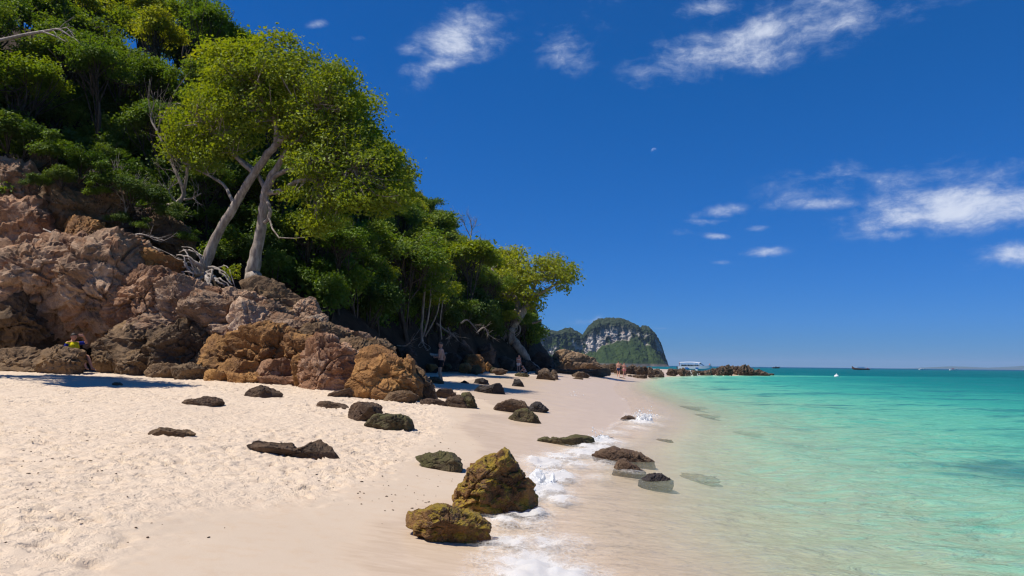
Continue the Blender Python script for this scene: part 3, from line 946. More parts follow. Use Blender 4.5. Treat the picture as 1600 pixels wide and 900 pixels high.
def bark_mat(name, a, b, scale=1.0):
    m, t = new_mat(name)
    co = t.node('ShaderNodeTexCoord').outputs['Object']
    n1 = t.noise(t.scaled(co, (5 * scale, 5 * scale, 1.1 * scale)), 1.5, 7, .65)
    n2 = t.noise(co, 9. * scale, 6, .7)
    n3 = t.noise(co, 1.3, 4, .6)
    c = t.mix(t.step(n1, .35, .65), a, b)
    c = t.mix(t.math('MULTIPLY', t.step(n3, .5, .65), .45), c, tuple(x * .45 for x in a))
    c = t.mix(t.math('MULTIPLY', t.step(n2, .55, .75), .4), c, tuple(min(1, x * 1.3) for x in b))
    surface(t, principled(t, c, .9, t.bump(t.math('ADD', n1, t.math('MULTIPLY', n2, .4)), .8, .05), .15))
    return m


BARK = bark_mat('bark_grey', (.20, .16, .13), (.38, .33, .28))
BARK_D = bark_mat('bark_dark', (.045, .034, .026), (.10, .08, .062))
BARK_P = bark_mat('bark_pale_dead', (.26, .22, .185), (.46, .41, .36))


def leaves(C, size, rg, up=.55, out=None):
    """one diamond, folded along its rib, per position"""
    n = len(C)
    nr = rg.normal(size=(n, 3)) * .55
    nr[:, 2] += up
    if out is not None:
        nr += out * .6
    nr /= np.linalg.norm(nr, axis=1)[:, None]
    tg = rg.normal(size=(n, 3)); tg[:, 2] -= .35
    tg -= nr * (tg * nr).sum(1)[:, None]
    tg /= np.linalg.norm(tg, axis=1)[:, None]
    b = np.cross(nr, tg)
    s = size * rg.uniform(.6, 1.3, n)[:, None]
    wv = rg.uniform(.26, .40, n)[:, None]
    fold = nr * s * .09
    V = np.stack([C - tg * s * .5, C + b * s * wv + fold + tg * s * .08, C + tg * s * .5 - nr * s * .12, C - b * s * wv + fold + tg * s * .08], 1).reshape(-1, 3)
    F = np.arange(n * 4).reshape(n, 4)
    return V, F


def clusters_to_leaves(cc, per, rad, size, rg, flat=.6, centre=None):
    n = len(cc)
    k = rg.integers(int(per * .6), int(per * 1.4) + 1, n)
    idx = np.repeat(np.arange(n), k)
    off = rg.normal(size=(len(idx), 3)) * np.array([1, 1, flat]) * (rad if np.isscalar(rad) else rad[idx][:, None]) * .6
    C = cc[idx] + off
    out = None
    if centre is not None:
        out = C - centre
        out /= np.linalg.norm(out, axis=1)[:, None] + 1e-6
    return leaves(C, size, rg, out=out)


def crown_clusters(rg, R, nl, ncl, flat=.8, lift=0.):
    """clusters over the upper and outer sides of several lobes"""
    lobes = []
    for k in range(nl):
        d = rg.normal(size=3); d /= np.linalg.norm(d)
        if d[2] < -.25:
            d[2] *= -.6
        lobes.append((d * np.array([1, 1, flat]) * R * rg.uniform(.30, .84), R * rg.uniform(.16, .42)))
    out = []
    for k in range(ncl):
        c, r = lobes[rg.integers(nl)]
        d = rg.normal(size=3); d /= np.linalg.norm(d)
        d[2] = abs(d[2]) * .9 - .25
        out.append(c + d * np.array([1, 1, .75]) * r * rg.uniform(.55, 1.05))
    return np.array(out), lobes


def make_tree_meshes(seed, R, height, leaf, size, nl, ncl, per, trunk_r, flat=.8):
    rg = np.random.default_rng(seed)
    cc, lobes = crown_clusters(rg, R, nl, ncl, flat)
    cc[:, 2] += height
    V, F = clusters_to_leaves(cc, per, R * .16, size, rg, .65, np.array([0, 0, height - R * .3]))
    crown = mesh_np('crown', V, F, False, leaf)
    g = Geo()
    top = np.array([rg.normal() * .3, rg.normal() * .3, height - R * .25])
    mid = np.array([rg.normal() * .25, rg.normal() * .25, height * .5])
    tp = smooth_path([(0, 0, -.8), (0, 0, .0), mid, top], 12)
    g.tube(tp, np.linspace(trunk_r * 1.25, trunk_r * .45, 12), 7)
    for c, r in lobes:
        s0 = tp[rg.integers(5, 12)]
        e = c + np.array([0, 0, height])
        md = (s0 + e) / 2 + rg.normal(size=3) * R * .08 + np.array([0, 0, R * .06])
        g.tube(smooth_path([s0, md, e], 7), np.linspace(trunk_r * .42, trunk_r * .08, 7), 5)
        for q in range(4):
            e2 = e + rg.normal(size=3) * r * .7
            g.tube(smooth_path([md, (md + e2) / 2 + rg.normal(size=3) * .12, e2], 5), np.linspace(trunk_r * .2, .012, 5), 4)
    return crown, g.mesh('trunk', BARK_D)


VAR = []
for k, (R, hgt, leaf, size, nl, ncl, per, tr, fl) in enumerate([
        (2.7, 5.2, L_MID, .23, 13, 200, 32, .15, .85), (2.5, 5.6, L_BRIGHT, .17, 14, 220, 36, .13, .9), (3.0, 5.4, L_DEEP, .20, 15, 250, 36, .17, .75),
        (2.3, 4.8, L_MID, .15, 12, 210, 40, .12, 1.0), (2.6, 5.0, L_BRIGHT, .27, 12, 160, 26, .13, .7), (2.2, 4.4, L_DEEP, .15, 12, 210, 40, .12, .95)]):
    VAR.append((make_tree_meshes(900 + k, R, hgt, leaf, size, nl, ncl, per, tr, fl), R, hgt, leaf))
SHR = []
for k, (R, leaf, size, nl, ncl, per, fl) in enumerate([(1.5, L_DARK, .13, 8, 120, 40, .8), (1.3, L_DEEP, .14, 7, 100, 38, .9), (1.6, L_DARK, .15, 9, 130, 36, .7), (1.4, L_MID, .14, 8, 100, 36, .8)]):
    rg = np.random.default_rng(950 + k)
    cc, lobes = crown_clusters(rg, R, nl, ncl, fl)
    cc[:, 2] += R * .55
    V, F = clusters_to_leaves(cc, per, R * .18, size, rg, .8, np.array([0, 0, R * .2]))
    g = Geo()
    for c, r in lobes:
        e = c + np.array([0, 0, R * .5])
        g.tube(smooth_path([(0, 0, -.3), e * .5 + rg.normal(size=3) * .1, e], 6), np.linspace(.035, .01, 6), 4)
    SHR.append((mesh_np('foliage', V, F, False, leaf), g.mesh('stems', BARK_D), R))

# silhouette of the wooded hill against the sky, in the photograph
SIL = np.array([(-300, -900), (250, -300), (330, -20), (352, 0), (385, 25), (400, 62), (450, 95), (520, 135), (560, 165), (600, 215), (630, 255), (650, 285), (690, 318), (720, 345), (760, 366), (790, 378), (812, 400), (828, 440), (838, 480), (842, 530)], float)


def crown_ok(c, R, slack=0.):
    for ang in (90, 60, 30, 0, 120):
        a = math.radians(ang)
        q = Vector(c) + Vector((math.cos(a) * R * .92, 0, math.sin(a) * R * .80))
        u, v = to_px(q)
        if u > 846:
            return False
        if v < np.interp(u, SIL[:, 0], SIL[:, 1]) - slack:
            return False
    return True


rg = np.random.default_rng(42)
placed = []
EXTRA = []           # trees that make the skyline: crown top on the silhouette, standing where the slope carries it
for u in list(range(300, 700, 17)) + list(range(700, 815, 22)):
    for q in range(2):
        vi = int(rg.integers(6)); (_, R_, h_, _l) = VAR[vi]
        s_ = rg.uniform(.8, 1.2)
        uu = u + rg.uniform(-8, 8)
        vs = float(np.interp(uu, SIL[:, 0], SIL[:, 1]))
        cs = np.array([tuple(at(uu - .35 * R_ * s_ * FPX / Yq, vs + (.95 + .5 * q) * R_ * s_ * FPX / Yq, Yq)) for Yq in np.arange(34, 94, .5)])
        er = np.abs(cs[:, 2] - h_ * s_ - hill_z(cs[:, :2])) + np.where(poly_dist(cs[:, :2]) > .5, 0, 99)
        j_ = int(np.argmin(er))
        if er[j_] < 2.5:
            EXTRA.append((cs[j_, 0], cs[j_, 1], cs[j_, 2] - h_ * s_, s_, vi))
N_TREE = 0
cand = []
for k in range(10500):
    x = rg.uniform(-34, 6); y = rg.uniform(16, 98)
    cand.append((x, y))
cand = np.array(cand)
cd = poly_dist(cand); cz = hill_z(cand)
order = np.argsort(-(cd))            # from the ridge down
trees_px = []
TREE_GROUP = {'ridge': ('dense green broadleaf tree in the canopy along the hill ridge', 'trees on the ridge of the hill'),
              'slope': ('green broadleaf tree among others on the hillside above the cove', 'trees on the slope above the cove'),
              'left': ('shaded broadleaf tree on the steep slope above the left cliff', 'trees above the left cliff')}
for i in [-1 - e for e in range(len(EXTRA))] + list(order):
    forced = i < 0
    if forced:
        x, y, z, fs_, fvi = EXTRA[-1 - i]; d = 9
    else:
        x, y = cand[i]; d = cd[i]; z = cz[i]
    if d < .5 or d > 26:
        continue
    u0, v0 = to_px((x, y, z + 4))
    if u0 < -130 and y > 31 or v0 < -170 and y > 31 or x < -31 and y < 31:
        continue
    # left part keeps room for the cliff rocks and the two leaning trees
    if y < 33 and x > -14.5:
        continue
    if y < 31.0 and x > -21.8:
        continue
    sc = rg.uniform(.72, 1.12) * (1.0 if d > 5 else .72)
    vi = rg.integers(len(VAR))
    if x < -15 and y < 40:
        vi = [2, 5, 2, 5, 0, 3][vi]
    if forced:
        vi, sc = fvi, fs_
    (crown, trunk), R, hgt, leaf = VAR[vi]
    ok = False
    for s in (sc, sc * .8, sc * .62):
        c = (x, y, z + hgt * s)
        if crown_ok(c, R * s):
            ok = True
            break
    if not ok:
        continue
    need = 1.85 * s
    if any((x - px) ** 2 + (y - py) ** 2 < (need + pr) ** 2 * (.25 if forced else .62) for px, py, pr in placed):
        continue
    placed.append((x, y, need))
    look = {'leaf_bright': 'yellow-green', 'leaf_mid': 'mid-green', 'leaf_deep': 'deep green'}[leaf.name]
    u1, v1 = to_px((x, y, z + hgt * s))
    where = ('at the top left corner of the slope' if u1 < 120 else 'on the slope left of the leaning tree' if u1 < 270 else 'behind the crown of the leaning tree' if u1 < 440 else
             'behind the crown of the forked tree' if u1 < 580 else 'on the slope above the orange boulder' if u1 < 650 else 'above the slender pale stems' if u1 < 720 else 'on the slope just left of the point tree')
    size_w = 'large' if s * R > 2.35 else ('small' if s * R < 1.6 else 'medium-sized')
    lab = f'{size_w} {look} tree {where}'
    grp = f'{size_w} {look} trees {where}'
    root = obj('broadleaf_tree', None, None, (x, y, z - .1), lab, 'tree', grp)
    root.rotation_euler = (rg.normal() * .05, rg.normal() * .05 + .06, rg.uniform(0, 6.28))
    root.scale = (s * rg.uniform(.92, 1.1), s * rg.uniform(.92, 1.1), s * rg.uniform(.92, 1.1))
    obj('crown', crown, root); obj('trunk', trunk, root)
    N_TREE += 1
# bushes that fill the slope between the trunks, and the green curtain over the left cliff
N_SHRUB = 0
bpl = []
for i in np.argsort(cd + 5 * rg.random(len(cd))):
    x, y = cand[i]; d = cd[i]; z = cz[i]
    if d < (.2 if x < -9 and y < 37 else .9) or d > 15 or N_SHRUB >= 285:
        continue
    u0, v0 = to_px((x, y, z + .8))
    if u0 < -60 or v0 < -60 or u0 > 838:
        continue
    leftz = x < -9 and y < 37
    k = rg.integers(4)
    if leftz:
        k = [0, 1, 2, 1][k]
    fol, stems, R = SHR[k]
    s = rg.uniform(.8, 1.3) * (1.15 if leftz else 1.25 if y < 60 else 1.5)
    if v0 < np.interp(u0, SIL[:, 0], SIL[:, 1]) + 22:
        continue
    if leftz and v0 > np.interp(u0, (0, 60, 130, 200, 260, 320, 420, 480), (235, 262, 300, 340, 352, 392, 430, 455)) - 8:
        continue
    if (not leftz) and v0 > np.interp(u0, (380, 450, 520, 600, 680, 760, 840), (415, 455, 488, 495, 508, 515, 520)):
        continue
    mind = .85 if leftz else 1.15
    if any((x - px) ** 2 + (y - py) ** 2 < (mind * s) ** 2 for px, py in bpl):
        continue
    bpl.append((x, y))
    bw = 'at the left edge' if u0 < 60 else 'above the grey bulging rocks' if u0 < 150 else 'left of the bare forked tree' if u0 < 230 else 'round the bare forked tree' if u0 < 310 else 'behind the leaning trunk'
    bn = {'leaf_dark': 'dark', 'leaf_deep': 'deep green', 'leaf_mid': 'mid-green'}[fol.materials[0].name]
    lab, grp = ((f'{bn} leafy bush over the left cliff {bw}', f'{bn} cliff bushes {bw}') if leftz
                else ('low green bush under the trees on the hillside above the cove', 'bushes under the hillside trees'))
    bl = {'leaf_dark': 'dark', 'leaf_deep': 'deep green', 'leaf_mid': 'mid-green'}[fol.materials[0].name]
    if not leftz:
        where = 'behind the leaning tree' if u0 < 440 else 'below the crown of the forked tree' if u0 < 560 else 'above the orange boulder' if u0 < 640 else 'round the slender pale stems' if u0 < 720 else 'left of the point tree'
        lab = f'{bl} low bush on the hillside {where}'; grp = f'{bl} bushes {where}'
    root = obj('bush', None, None, (x, y, z - .05), lab, 'bush', grp)
    root.rotation_euler = (rg.normal() * .12, rg.normal() * .12 + .25, rg.uniform(0, 6.28))
    root.scale = (s, s, s * rg.uniform(.85, 1.25))
    obj('foliage', fol, root); obj('stems', stems, root)
    N_SHRUB += 1
print('trees', N_TREE, 'bushes', N_SHRUB)

# tall trees just outside the left edge, whose crowns shade the foot of the cliff
for k, (x, y, vi, sx_, sz_) in enumerate([(-17.2, 17.0, 4, .75, 2.3), (-21.0, 18.6, 1, .8, 2.5)]):
    (crown, trunk), R, hgt, leaf = VAR[vi]
    z = float(max(hill_z(np.array([[x, y]]))[0], sand_z(x, y)))
    root = obj('tall_tree', None, None, (x, y, z - .1), 'tall tree just beyond the left edge of the view', 'tree', 'tall trees beyond the left edge')
    root.rotation_euler = (0, 0, k * 1.3); root.scale = (sx_, sx_, sz_)
    obj('crown', crown, root); obj('trunk', trunk, root)

# bushes rooted between the upper rocks of the left cliff
ROCKBUSH = [(38, 232, 29.0, .75, 0), (84, 246, 28.6, .8, 1), (124, 270, 28.2, .7, 0), (96, 282, 27.6, .45, 2), (168, 288, 28.2, .7, 1), (205, 312, 28.4, .7, 0), (150, 300, 27.6, .4, 1), (236, 322, 28.6, .6, 2), (12, 222, 28.8, .8, 2), (268, 340, 28.6, .5, 0), (222, 352, 27.8, .35, 1), (60, 286, 27.4, .35, 0), (292, 372, 28.4, .4, 1), (186, 346, 27.8, .35, 2)]
RBW = ['at the left edge of the rocks', 'above the brown rocks left of the bare shrub', 'on the ledge above the ochre rock', 'low among the brown rocks above the ochre rock', 'just left of the twiggy leafless shrub', 'behind the twiggy leafless shrub', 'on the brown ledge below the dark bushes', 'left of the leafless forked tree', 'in the corner above the left rocks', 'at the foot of the leafless forked tree', 'above the dead root tangle', 'small, on the red rock at left', 'left of the roots of the leaning tree', 'right beside the foot of the twiggy leafless shrub']
for (u, v, Y, s_, k), w_ in zip(ROCKBUSH, RBW):
    fol, stems, R = SHR[k]
    p = at(u, v + 10, Y)
    root = obj('bush', None, None, p, 'leafy green bush growing from the cliff ' + w_, 'bush')
    root.rotation_euler = (0, .15, u * .37); root.scale = (s_ * 1.25, s_, s_)
    obj('foliage', fol, root); obj('stems', stems, root)

# ground cover that fills the slope between stems and bushes
rg = np.random.default_rng(321)
q2 = np.stack([rg.uniform(-33, 6, 260000), rg.uniform(28, 95, 260000)], 1)
qd = poly_dist(q2)
keep = (qd > 1.6) & (qd < 17)
q2, qd = q2[keep], qd[keep]
qz = hill_z(q2)
den = fbm(q2 * .45, 3, 88)
uu = 800 + FPX * q2[:, 0] / q2[:, 1]; vv = 568.5 - FPX * (qz + .8 - CAM_Z) / q2[:, 1]
low_ = np.interp(uu, (-50, 0, 60, 130, 200, 260, 320, 420, 480, 520, 600, 680, 760, 840), (190, 200, 225, 262, 318, 335, 380, 425, 460, 492, 500, 512, 518, 520))
keep = (den + rg.uniform(-.25, .25, len(q2)) > -.12) & (uu > -20) & (vv > -20) & (vv < low_) & (vv > np.interp(uu, SIL[:, 0], SIL[:, 1]) + 25)
q2, qz, den = q2[keep][:52000], qz[keep][:52000], den[keep][:52000]
C3 = np.concatenate([q2, (qz + rg.uniform(.05, 1.0, len(q2)) * (.7 + 1.2 * np.clip(den, 0, 1)))[:, None]], 1)
V, F = leaves(C3, .27, rg, .5, np.tile(np.array([[.5, -.5, .3]]), (len(C3), 1)))
obj('ground_cover', mesh_np('ground_cover', V, F, False, L_DEEP), None, None, 'low leafy green ground cover over the hillside under the trees', 'ground cover', None, 'stuff')
# ------------------------------------------------------------------ the trees one can tell apart
def px_path(pts, n):
    """pts: (u, v, Y, width px) -> world path and radii"""
    w = [(*at(u, v, Y), wd * Y / FPX / 2) for u, v, Y, wd in pts]
    s = smooth_path(w, n)
    return s[:, :3], np.maximum(s[:, 3], .004)


def hero_tree(name, label, limbs, crown_px, leaf, size, per, seed, bark=BARK, roots=(), crad=.42, twig=.05):
    """limbs: lists of (u,v,Y,width px), the first is the trunk; crown_px: (u, v, half w, half h, Y, depth, clusters)"""
    rg = np.random.default_rng(seed)
    base = at(limbs[0][0][0], limbs[0][0][1], limbs[0][0][2])
    root = obj(name, None, None, base, label, 'tree')
    nodes = []
    for k, L in enumerate(limbs):
        p, r = px_path(L, 8 + 4 * len(L))
        wob = .35 * r[:, None] * np.stack([pn(np.stack([np.arange(len(p)) * .45, np.full(len(p), k + .3 + q), np.full(len(p), seed * .1)], 1), 3) for q in range(3)], 1)
        p = p + wob
        r = r * (1 + .12 * pn(np.stack([np.arange(len(p)) * .8, np.full(len(p), k + .7), np.zeros(len(p))], 1), 9))
        g = Geo(); g.tube(p, r, 12 if k == 0 else 8)
        obj('trunk' if k == 0 else 'limb', g.mesh('trunk' if k == 0 else 'limb', bark, True, base), root)
        st = int(len(p) * (.55 if k == 0 else .3))
        nodes += [(p[i], r[i]) for i in range(st, len(p))]
    for L in [[(u + rg.normal() * 5 * j * (i > 0), v + rg.normal() * 4 * j * (i > 0), Y, w * (.55 if j else .8)) for i, (u, v, Y, w) in enumerate(L)] for L in roots for j in (0, 1, 1.5)]:
        p, r = px_path(L, 12)
        g = Geo(); g.tube(p + rg.normal(size=p.shape) * np.minimum(.02, r[:, None] * .5), r * rg.uniform(.6, .85), 6)
        obj('root', g.mesh('root', BARK_P if bark is BARK else bark, True, base), root)
    NP = np.array([n[0] for n in nodes])
    cc, rr = [], []
    for (u, v, hw, hh, Y, dep, n) in crown_px:
        for q in range(n):
            d = rg.normal(size=3); d /= np.linalg.norm(d)
            d *= rg.uniform(.25, 1) ** .5
            cc.append(at(u + d[0] * hw, v - d[1] * hh, Y + d[2] * dep))
    cc = np.array([tuple(c) for c in cc])
    g = Geo()
    for c in cc:
        j = np.argmin(((NP - c) ** 2).sum(1) + .3 * np.maximum(NP[:, 2] - c[2], 0) ** 2)
        a = NP[j]
        L = np.linalg.norm(c - a)
        md = (a + c) / 2 + rg.normal(size=3) * L * .12 - np.array([0, 0, .06 * L])
        g.tube(smooth_path([a, md, c], 5), np.linspace(min(twig, nodes[j][1] * .8) * min(1, .35 + L * .25), .008, 5), 4, False)
    obj('twigs', g.mesh('twigs', bark, True, base), root)
    V, F = clusters_to_leaves(cc, per, crad, size, rg, .55, cc.mean(0))
    obj('crown', mesh_np('crown', V - np.array(base), F, False, leaf), root)
    return root


hero_tree('leaning_tree', 'tall pale-barked tree leaning right, its bare roots spread over the outcrop rocks', [
    [(316, 436, 27.6, 22), (322, 408, 27.6, 17), (340, 366, 27.6, 14.5), (368, 318, 27.5, 13), (396, 274, 27.4, 12.5), (420, 240, 27.2, 12), (436, 222, 27.1, 10), (458, 204, 27.0, 10), (474, 186, 26.8, 6), (500, 168, 26.4, 3)],
    [(430, 230, 27.1, 9), (432, 200, 27.1, 8), (424, 172, 27.3, 7), (408, 148, 27.6, 5), (388, 122, 28.0, 4), (376, 92, 28.2, 2)],
    [(397, 272, 27.4, 8), (372, 248, 27.7, 7), (350, 226, 28.0, 6), (330, 200, 28.4, 5), (306, 172, 28.7, 3)],
    [(434, 224, 27.1, 7), (446, 190, 27.4, 6), (452, 160, 27.6, 4), (466, 130, 27.8, 2)],
    [(366, 322, 27.5, 6), (352, 292, 27.9, 5), (330, 276, 28.3, 4), (300, 262, 28.7, 2)]],
    [(430, 110, 55, 36, 27.6, 2.4, 90), (372, 105, 55, 36, 28.2, 2.2, 80), (500, 128, 52, 34, 27.0, 2.2, 75), (330, 165, 46, 40, 28.6, 2.0, 65), (300, 205, 38, 34, 28.8, 1.6, 42), (400, 165, 60, 40, 27.6, 1.8, 60), (470, 178, 58, 34, 27.0, 2.0, 60), (322, 240, 44, 28, 28.6, 1.4, 40), (430, 62, 30, 12, 27.8, 1.2, 14), (366, 215, 40, 30, 28.3, 1.4, 36), (545, 160, 30, 30, 27.0, 1.5, 28), (276, 190, 18, 16, 28.9, .9, 9), (268, 232, 14, 12, 28.9, .8, 6), (400, 72, 34, 10, 27.9, 1.2, 10), (470, 92, 36, 12, 27.4, 1.2, 12), (345, 75, 26, 12, 28.4, 1.2, 10), (540, 122, 22, 12, 27, 1, 9)],
    L_BRIGHT, .145, 56, 61, crad=.42, roots=[
        [(318, 428, 26.95, 11.2), (300, 426, 26.65, 8.8), (284, 408, 26.55, 6.2), (272, 404, 26.75, 3.8)], [(316, 430, 26.95, 10.0), (302, 440, 26.55, 7.5), (292, 436, 26.45, 6.2), (284, 424, 26.45, 3.8)],
        [(318, 424, 26.85, 10.0), (308, 412, 26.55, 7.5), (292, 400, 26.55, 5.0), (276, 398, 26.75, 2.5)], [(322, 426, 26.85, 10.0), (330, 430, 26.55, 8.8), (340, 438, 26.35, 6.2), (352, 446, 26.35, 3.8)],
        [(322, 428, 26.85, 10.0), (322, 436, 26.45, 8.8), (326, 446, 26.25, 5.0)], [(316, 432, 26.75, 8.8), (310, 440, 26.45, 6.2), (312, 448, 26.25, 3.8)], [(324, 418, 26.95, 8.8), (338, 418, 26.75, 6.2), (350, 430, 26.55, 5.0), (362, 446, 26.45, 3.8)],
        [(314, 426, 26.95, 7.5), (296, 418, 26.65, 5.0), (280, 416, 26.65, 3.8), (268, 410, 26.75, 2.5)], [(320, 420, 27.05, 7.5), (312, 402, 26.85, 5.0), (298, 392, 26.95, 3.8), (286, 390, 27.05, 2.5)]])
hero_tree('forked_tree', 'thick grey tree with long side limbs standing just right of the leaning tree', [
    [(394, 446, 27.4, 28), (396, 420, 27.4, 22), (402, 390, 27.4, 18), (408, 350, 27.4, 15.5), (413, 318, 27.4, 14.5), (417, 296, 27.4, 14), (424, 276, 27.4, 11), (446, 240, 27.2, 8), (470, 212, 27.0, 6), (498, 186, 26.8, 3)],
    [(417, 297, 27.4, 9), (430, 276, 27.2, 8), (452, 266, 26.9, 7), (474, 264, 26.6, 5), (490, 252, 26.3, 4), (510, 244, 26.0, 3)],
    [(417, 302, 27.4, 9), (440, 298, 27.1, 8), (462, 284, 26.7, 7), (486, 280, 26.4, 5), (520, 276, 26.0, 4), (552, 262, 25.6, 3)],
    [(416, 298, 27.4, 8), (404, 276, 27.7, 7), (388, 258, 28.0, 6), (366, 244, 28.4, 4), (340, 232, 28.8, 2)],
    [(414, 304, 27.4, 5), (422, 326, 27.1, 6), (420, 340, 27.1, 6), (413, 348, 27.2, 5)],
    [(424, 278, 27.4, 7), (440, 250, 27.8, 6), (470, 220, 28.3, 5), (510, 196, 28.8, 3)]],
    [(530, 205, 60, 44, 27.4, 2.6, 95), (575, 255, 52, 44, 26.8, 2.4, 85), (600, 300, 44, 36, 26.6, 2.2, 60), (500, 255, 52, 34, 26.4, 2.0, 60), (545, 300, 50, 30, 26.0, 1.8, 55), (480, 215, 50, 34, 27.6, 2.0, 50), (560, 170, 34, 28, 27.8, 1.6, 36), (510, 335, 30, 26, 26.0, 1.0, 26), (460, 300, 26, 16, 26.6, 1.0, 12), (620, 265, 26, 30, 27.2, 1.4, 26), (490, 355, 18, 16, 26.2, .7, 10)],
    L_BRIGHT, .145, 54, 67, crad=.42)
hero_tree('shore_tree', 'wide yellow-green tree leaning over the point on a curtain of hanging roots', [
    [(826, 566, 71, 8), (818, 552, 71, 13), (806, 538, 71, 15), (797, 526, 71, 14), (800, 512, 71, 14), (810, 498, 71, 13), (818, 484, 71, 11), (824, 466, 71, 8), (836, 446, 70.5, 5), (848, 424, 70, 3)],
    [(800, 520, 71, 8), (796, 508, 71.5, 10), (802, 494, 71.5, 11), (810, 482, 71.5, 10), (806, 468, 72, 8), (796, 452, 72, 6), (782, 436, 72, 4), (768, 420, 72, 2)],
    [(822, 474, 71, 5), (834, 464, 70.4, 5), (848, 456, 69.8, 4.5), (862, 448, 69.2, 4), (876, 438, 68.6, 3), (890, 428, 68, 2)],
    [(820, 480, 71, 5), (818, 462, 71.5, 5), (808, 440, 72, 4), (806, 414, 72.4, 3)],
    [(832, 505, 71, 4), (842, 502, 70.6, 3), (846, 500, 70.5, 2.5)],
    [(862, 448, 69.2, 2.5), (866, 436, 69, 2.5), (872, 424, 68.8, 2)]],
    [(845, 425, 34, 18, 70, 2.6, 60), (875, 424, 26, 17, 68.8, 2.2, 42), (810, 432, 36, 24, 71.8, 3.0, 70), (780, 452, 30, 22, 72.2, 2.6, 48), (830, 458, 26, 14, 70.6, 2.0, 30), (800, 402, 24, 18, 73, 2.2, 30), (858, 408, 24, 12, 69.6, 2, 26), (894, 432, 12, 8, 68.2, 1.2, 12), (832, 476, 16, 12, 70.8, 1.5, 14), (876, 446, 14, 7, 68.8, 1.2, 10), (765, 455, 16, 20, 73, 2, 20)],
    L_BRIGHT, .30, 24, 71, roots=[[(812, 488, 71.2, 3), (800 - 4 * k, 505 + k, 70.9, 2.6), (792 - 6 * k, 522 + k, 70.6, 2.2), (786 - 7 * k, 536 + 1.2 * k, 70.4, 1.6)] for k in range(5)] +
    [[(806, 500, 71, 3), (800 + 2 * k, 516, 70.7, 2.6), (796 + 2.5 * k, 532, 70.5, 2)] for k in range(-2, 3)] + [[(798, 534, 70.6, 3), (784, 539, 70.3, 3), (766, 541, 70.1, 2)], [(822, 560, 71, 4), (832, 568, 70.5, 3), (842, 573, 70, 2)]], crad=.75, twig=.07)

# broader, lower crowns beside the shore tree
hero_tree('shore_bush_tree', 'rounded dark green tree low behind the hanging roots of the point tree', [
    [(826, 545, 76, 5), (828, 525, 76, 4), (830, 510, 76, 3), (832, 498, 76, 2)]], [(832, 518, 18, 20, 76, 2.2, 60), (824, 500, 16, 14, 76, 2, 26)], L_MID, .30, 26, 73, BARK_D, crad=.6)
hero_tree('slender_tree', 'thin multi-stemmed tree with pale stems on the dark bank behind the shirtless man', [
    [(659, 536, 46, 5), (659, 510, 46, 4), (661, 480, 46, 4), (664, 450, 46, 3), (668, 420, 46, 2)],
    [(661, 526, 46, 3), (668, 500, 45.8, 3), (672, 470, 45.6, 2.5), (674, 440, 45.4, 2)], [(664, 526, 46, 2.5), (676, 505, 46, 2.5), (684, 485, 46, 2), (688, 455, 46, 1.5)], [(690, 530, 46.5, 2), (688, 500, 46.5, 2), (692, 470, 46.5, 1.5)]],
    [(668, 415, 26, 34, 45.6, 1.8, 60), (690, 445, 24, 26, 45.6, 1.6, 36), (676, 380, 22, 20, 46, 1.5, 28)], L_MID, .22, 26, 79, BARK, crad=.5, roots=[[(659, 534, 46, 2.5), (654, 540, 45.7, 2), (650, 548, 45.6, 1.2)], [(660, 534, 46, 2.5), (664, 542, 45.7, 2), (668, 546, 45.6, 1.2)]])


def bare_tree(name, label, limbs, bark, seed, cat, twigs=40, tl=1.0):
    rg = np.random.default_rng(seed)
    base = at(*limbs[0][0][:3])
    root = obj(name, None, None, base, label, cat)
    tips = []
    for k, L in enumerate(limbs):
        p, r = px_path(L, 6 + 4 * len(L))
        g = Geo(); g.tube(p, r, 7)
        obj('trunk' if k == 0 else 'branch', g.mesh('branch', bark, True, base), root)
        tips += [(p[i], p[i] - p[i - 1]) for i in range(len(p) // 3, len(p))]
    if twigs:
        g = Geo()
        for k in range(twigs):
            a, d = tips[rg.integers(len(tips))]
            d = d / np.linalg.norm(d)
            e = a + (d + rg.normal(size=3) * .7 + np.array([0, 0, .25])) * tl * rg.uniform(.3, .9)
            md = (a + e) / 2 + rg.normal(size=3) * .08 * tl
            g.tube(smooth_path([a, md, e], 5), np.linspace(.016, .005, 5), 4)
            for q in range(2):
                e2 = md + (e - a) * .5 + rg.normal(size=3) * .2 * tl
                g.tube([md, e2], [.008, .004], 4)
        obj('twigs', g.mesh('twigs', bark, True, base), root)
    return root


bare_tree('bare_tree', 'leafless forked grey tree on the slope left of the leaning tree', [
    [(262, 322, 29.6, 8), (276, 318, 29.6, 8), (287, 305, 29.6, 7), (284, 290, 29.6, 6), (272, 262, 29.7, 5), (258, 232, 29.9, 4), (246, 206, 30.0, 3.5), (236, 186, 30.1, 2.5), (240, 165, 30.1, 1.5)],
    [(287, 300, 29.6, 5), (291, 280, 29.5, 5), (294, 250, 29.4, 4.5), (297, 225, 29.4, 4), (304, 208, 29.3, 3), (316, 196, 29.2, 1.5)],
    [(270, 255, 29.7, 3), (258, 220, 29.6, 2.5), (262, 200, 29.6, 2), (268, 180, 29.5, 1)], [(246, 206, 30, 2.5), (252, 186, 29.8, 2), (268, 166, 29.6, 1)], [(286, 312, 29.6, 4), (300, 310, 29.3, 3), (314, 302, 29.1, 2)], [(276, 318, 29.6, 4), (264, 300, 29.3, 3), (270, 288, 29.2, 1.5)], [(280, 318, 29.6, 4), (268, 326, 29.2, 3.5), (284, 334, 29.0, 2)]], BARK, 81, 'tree', 60, .9)
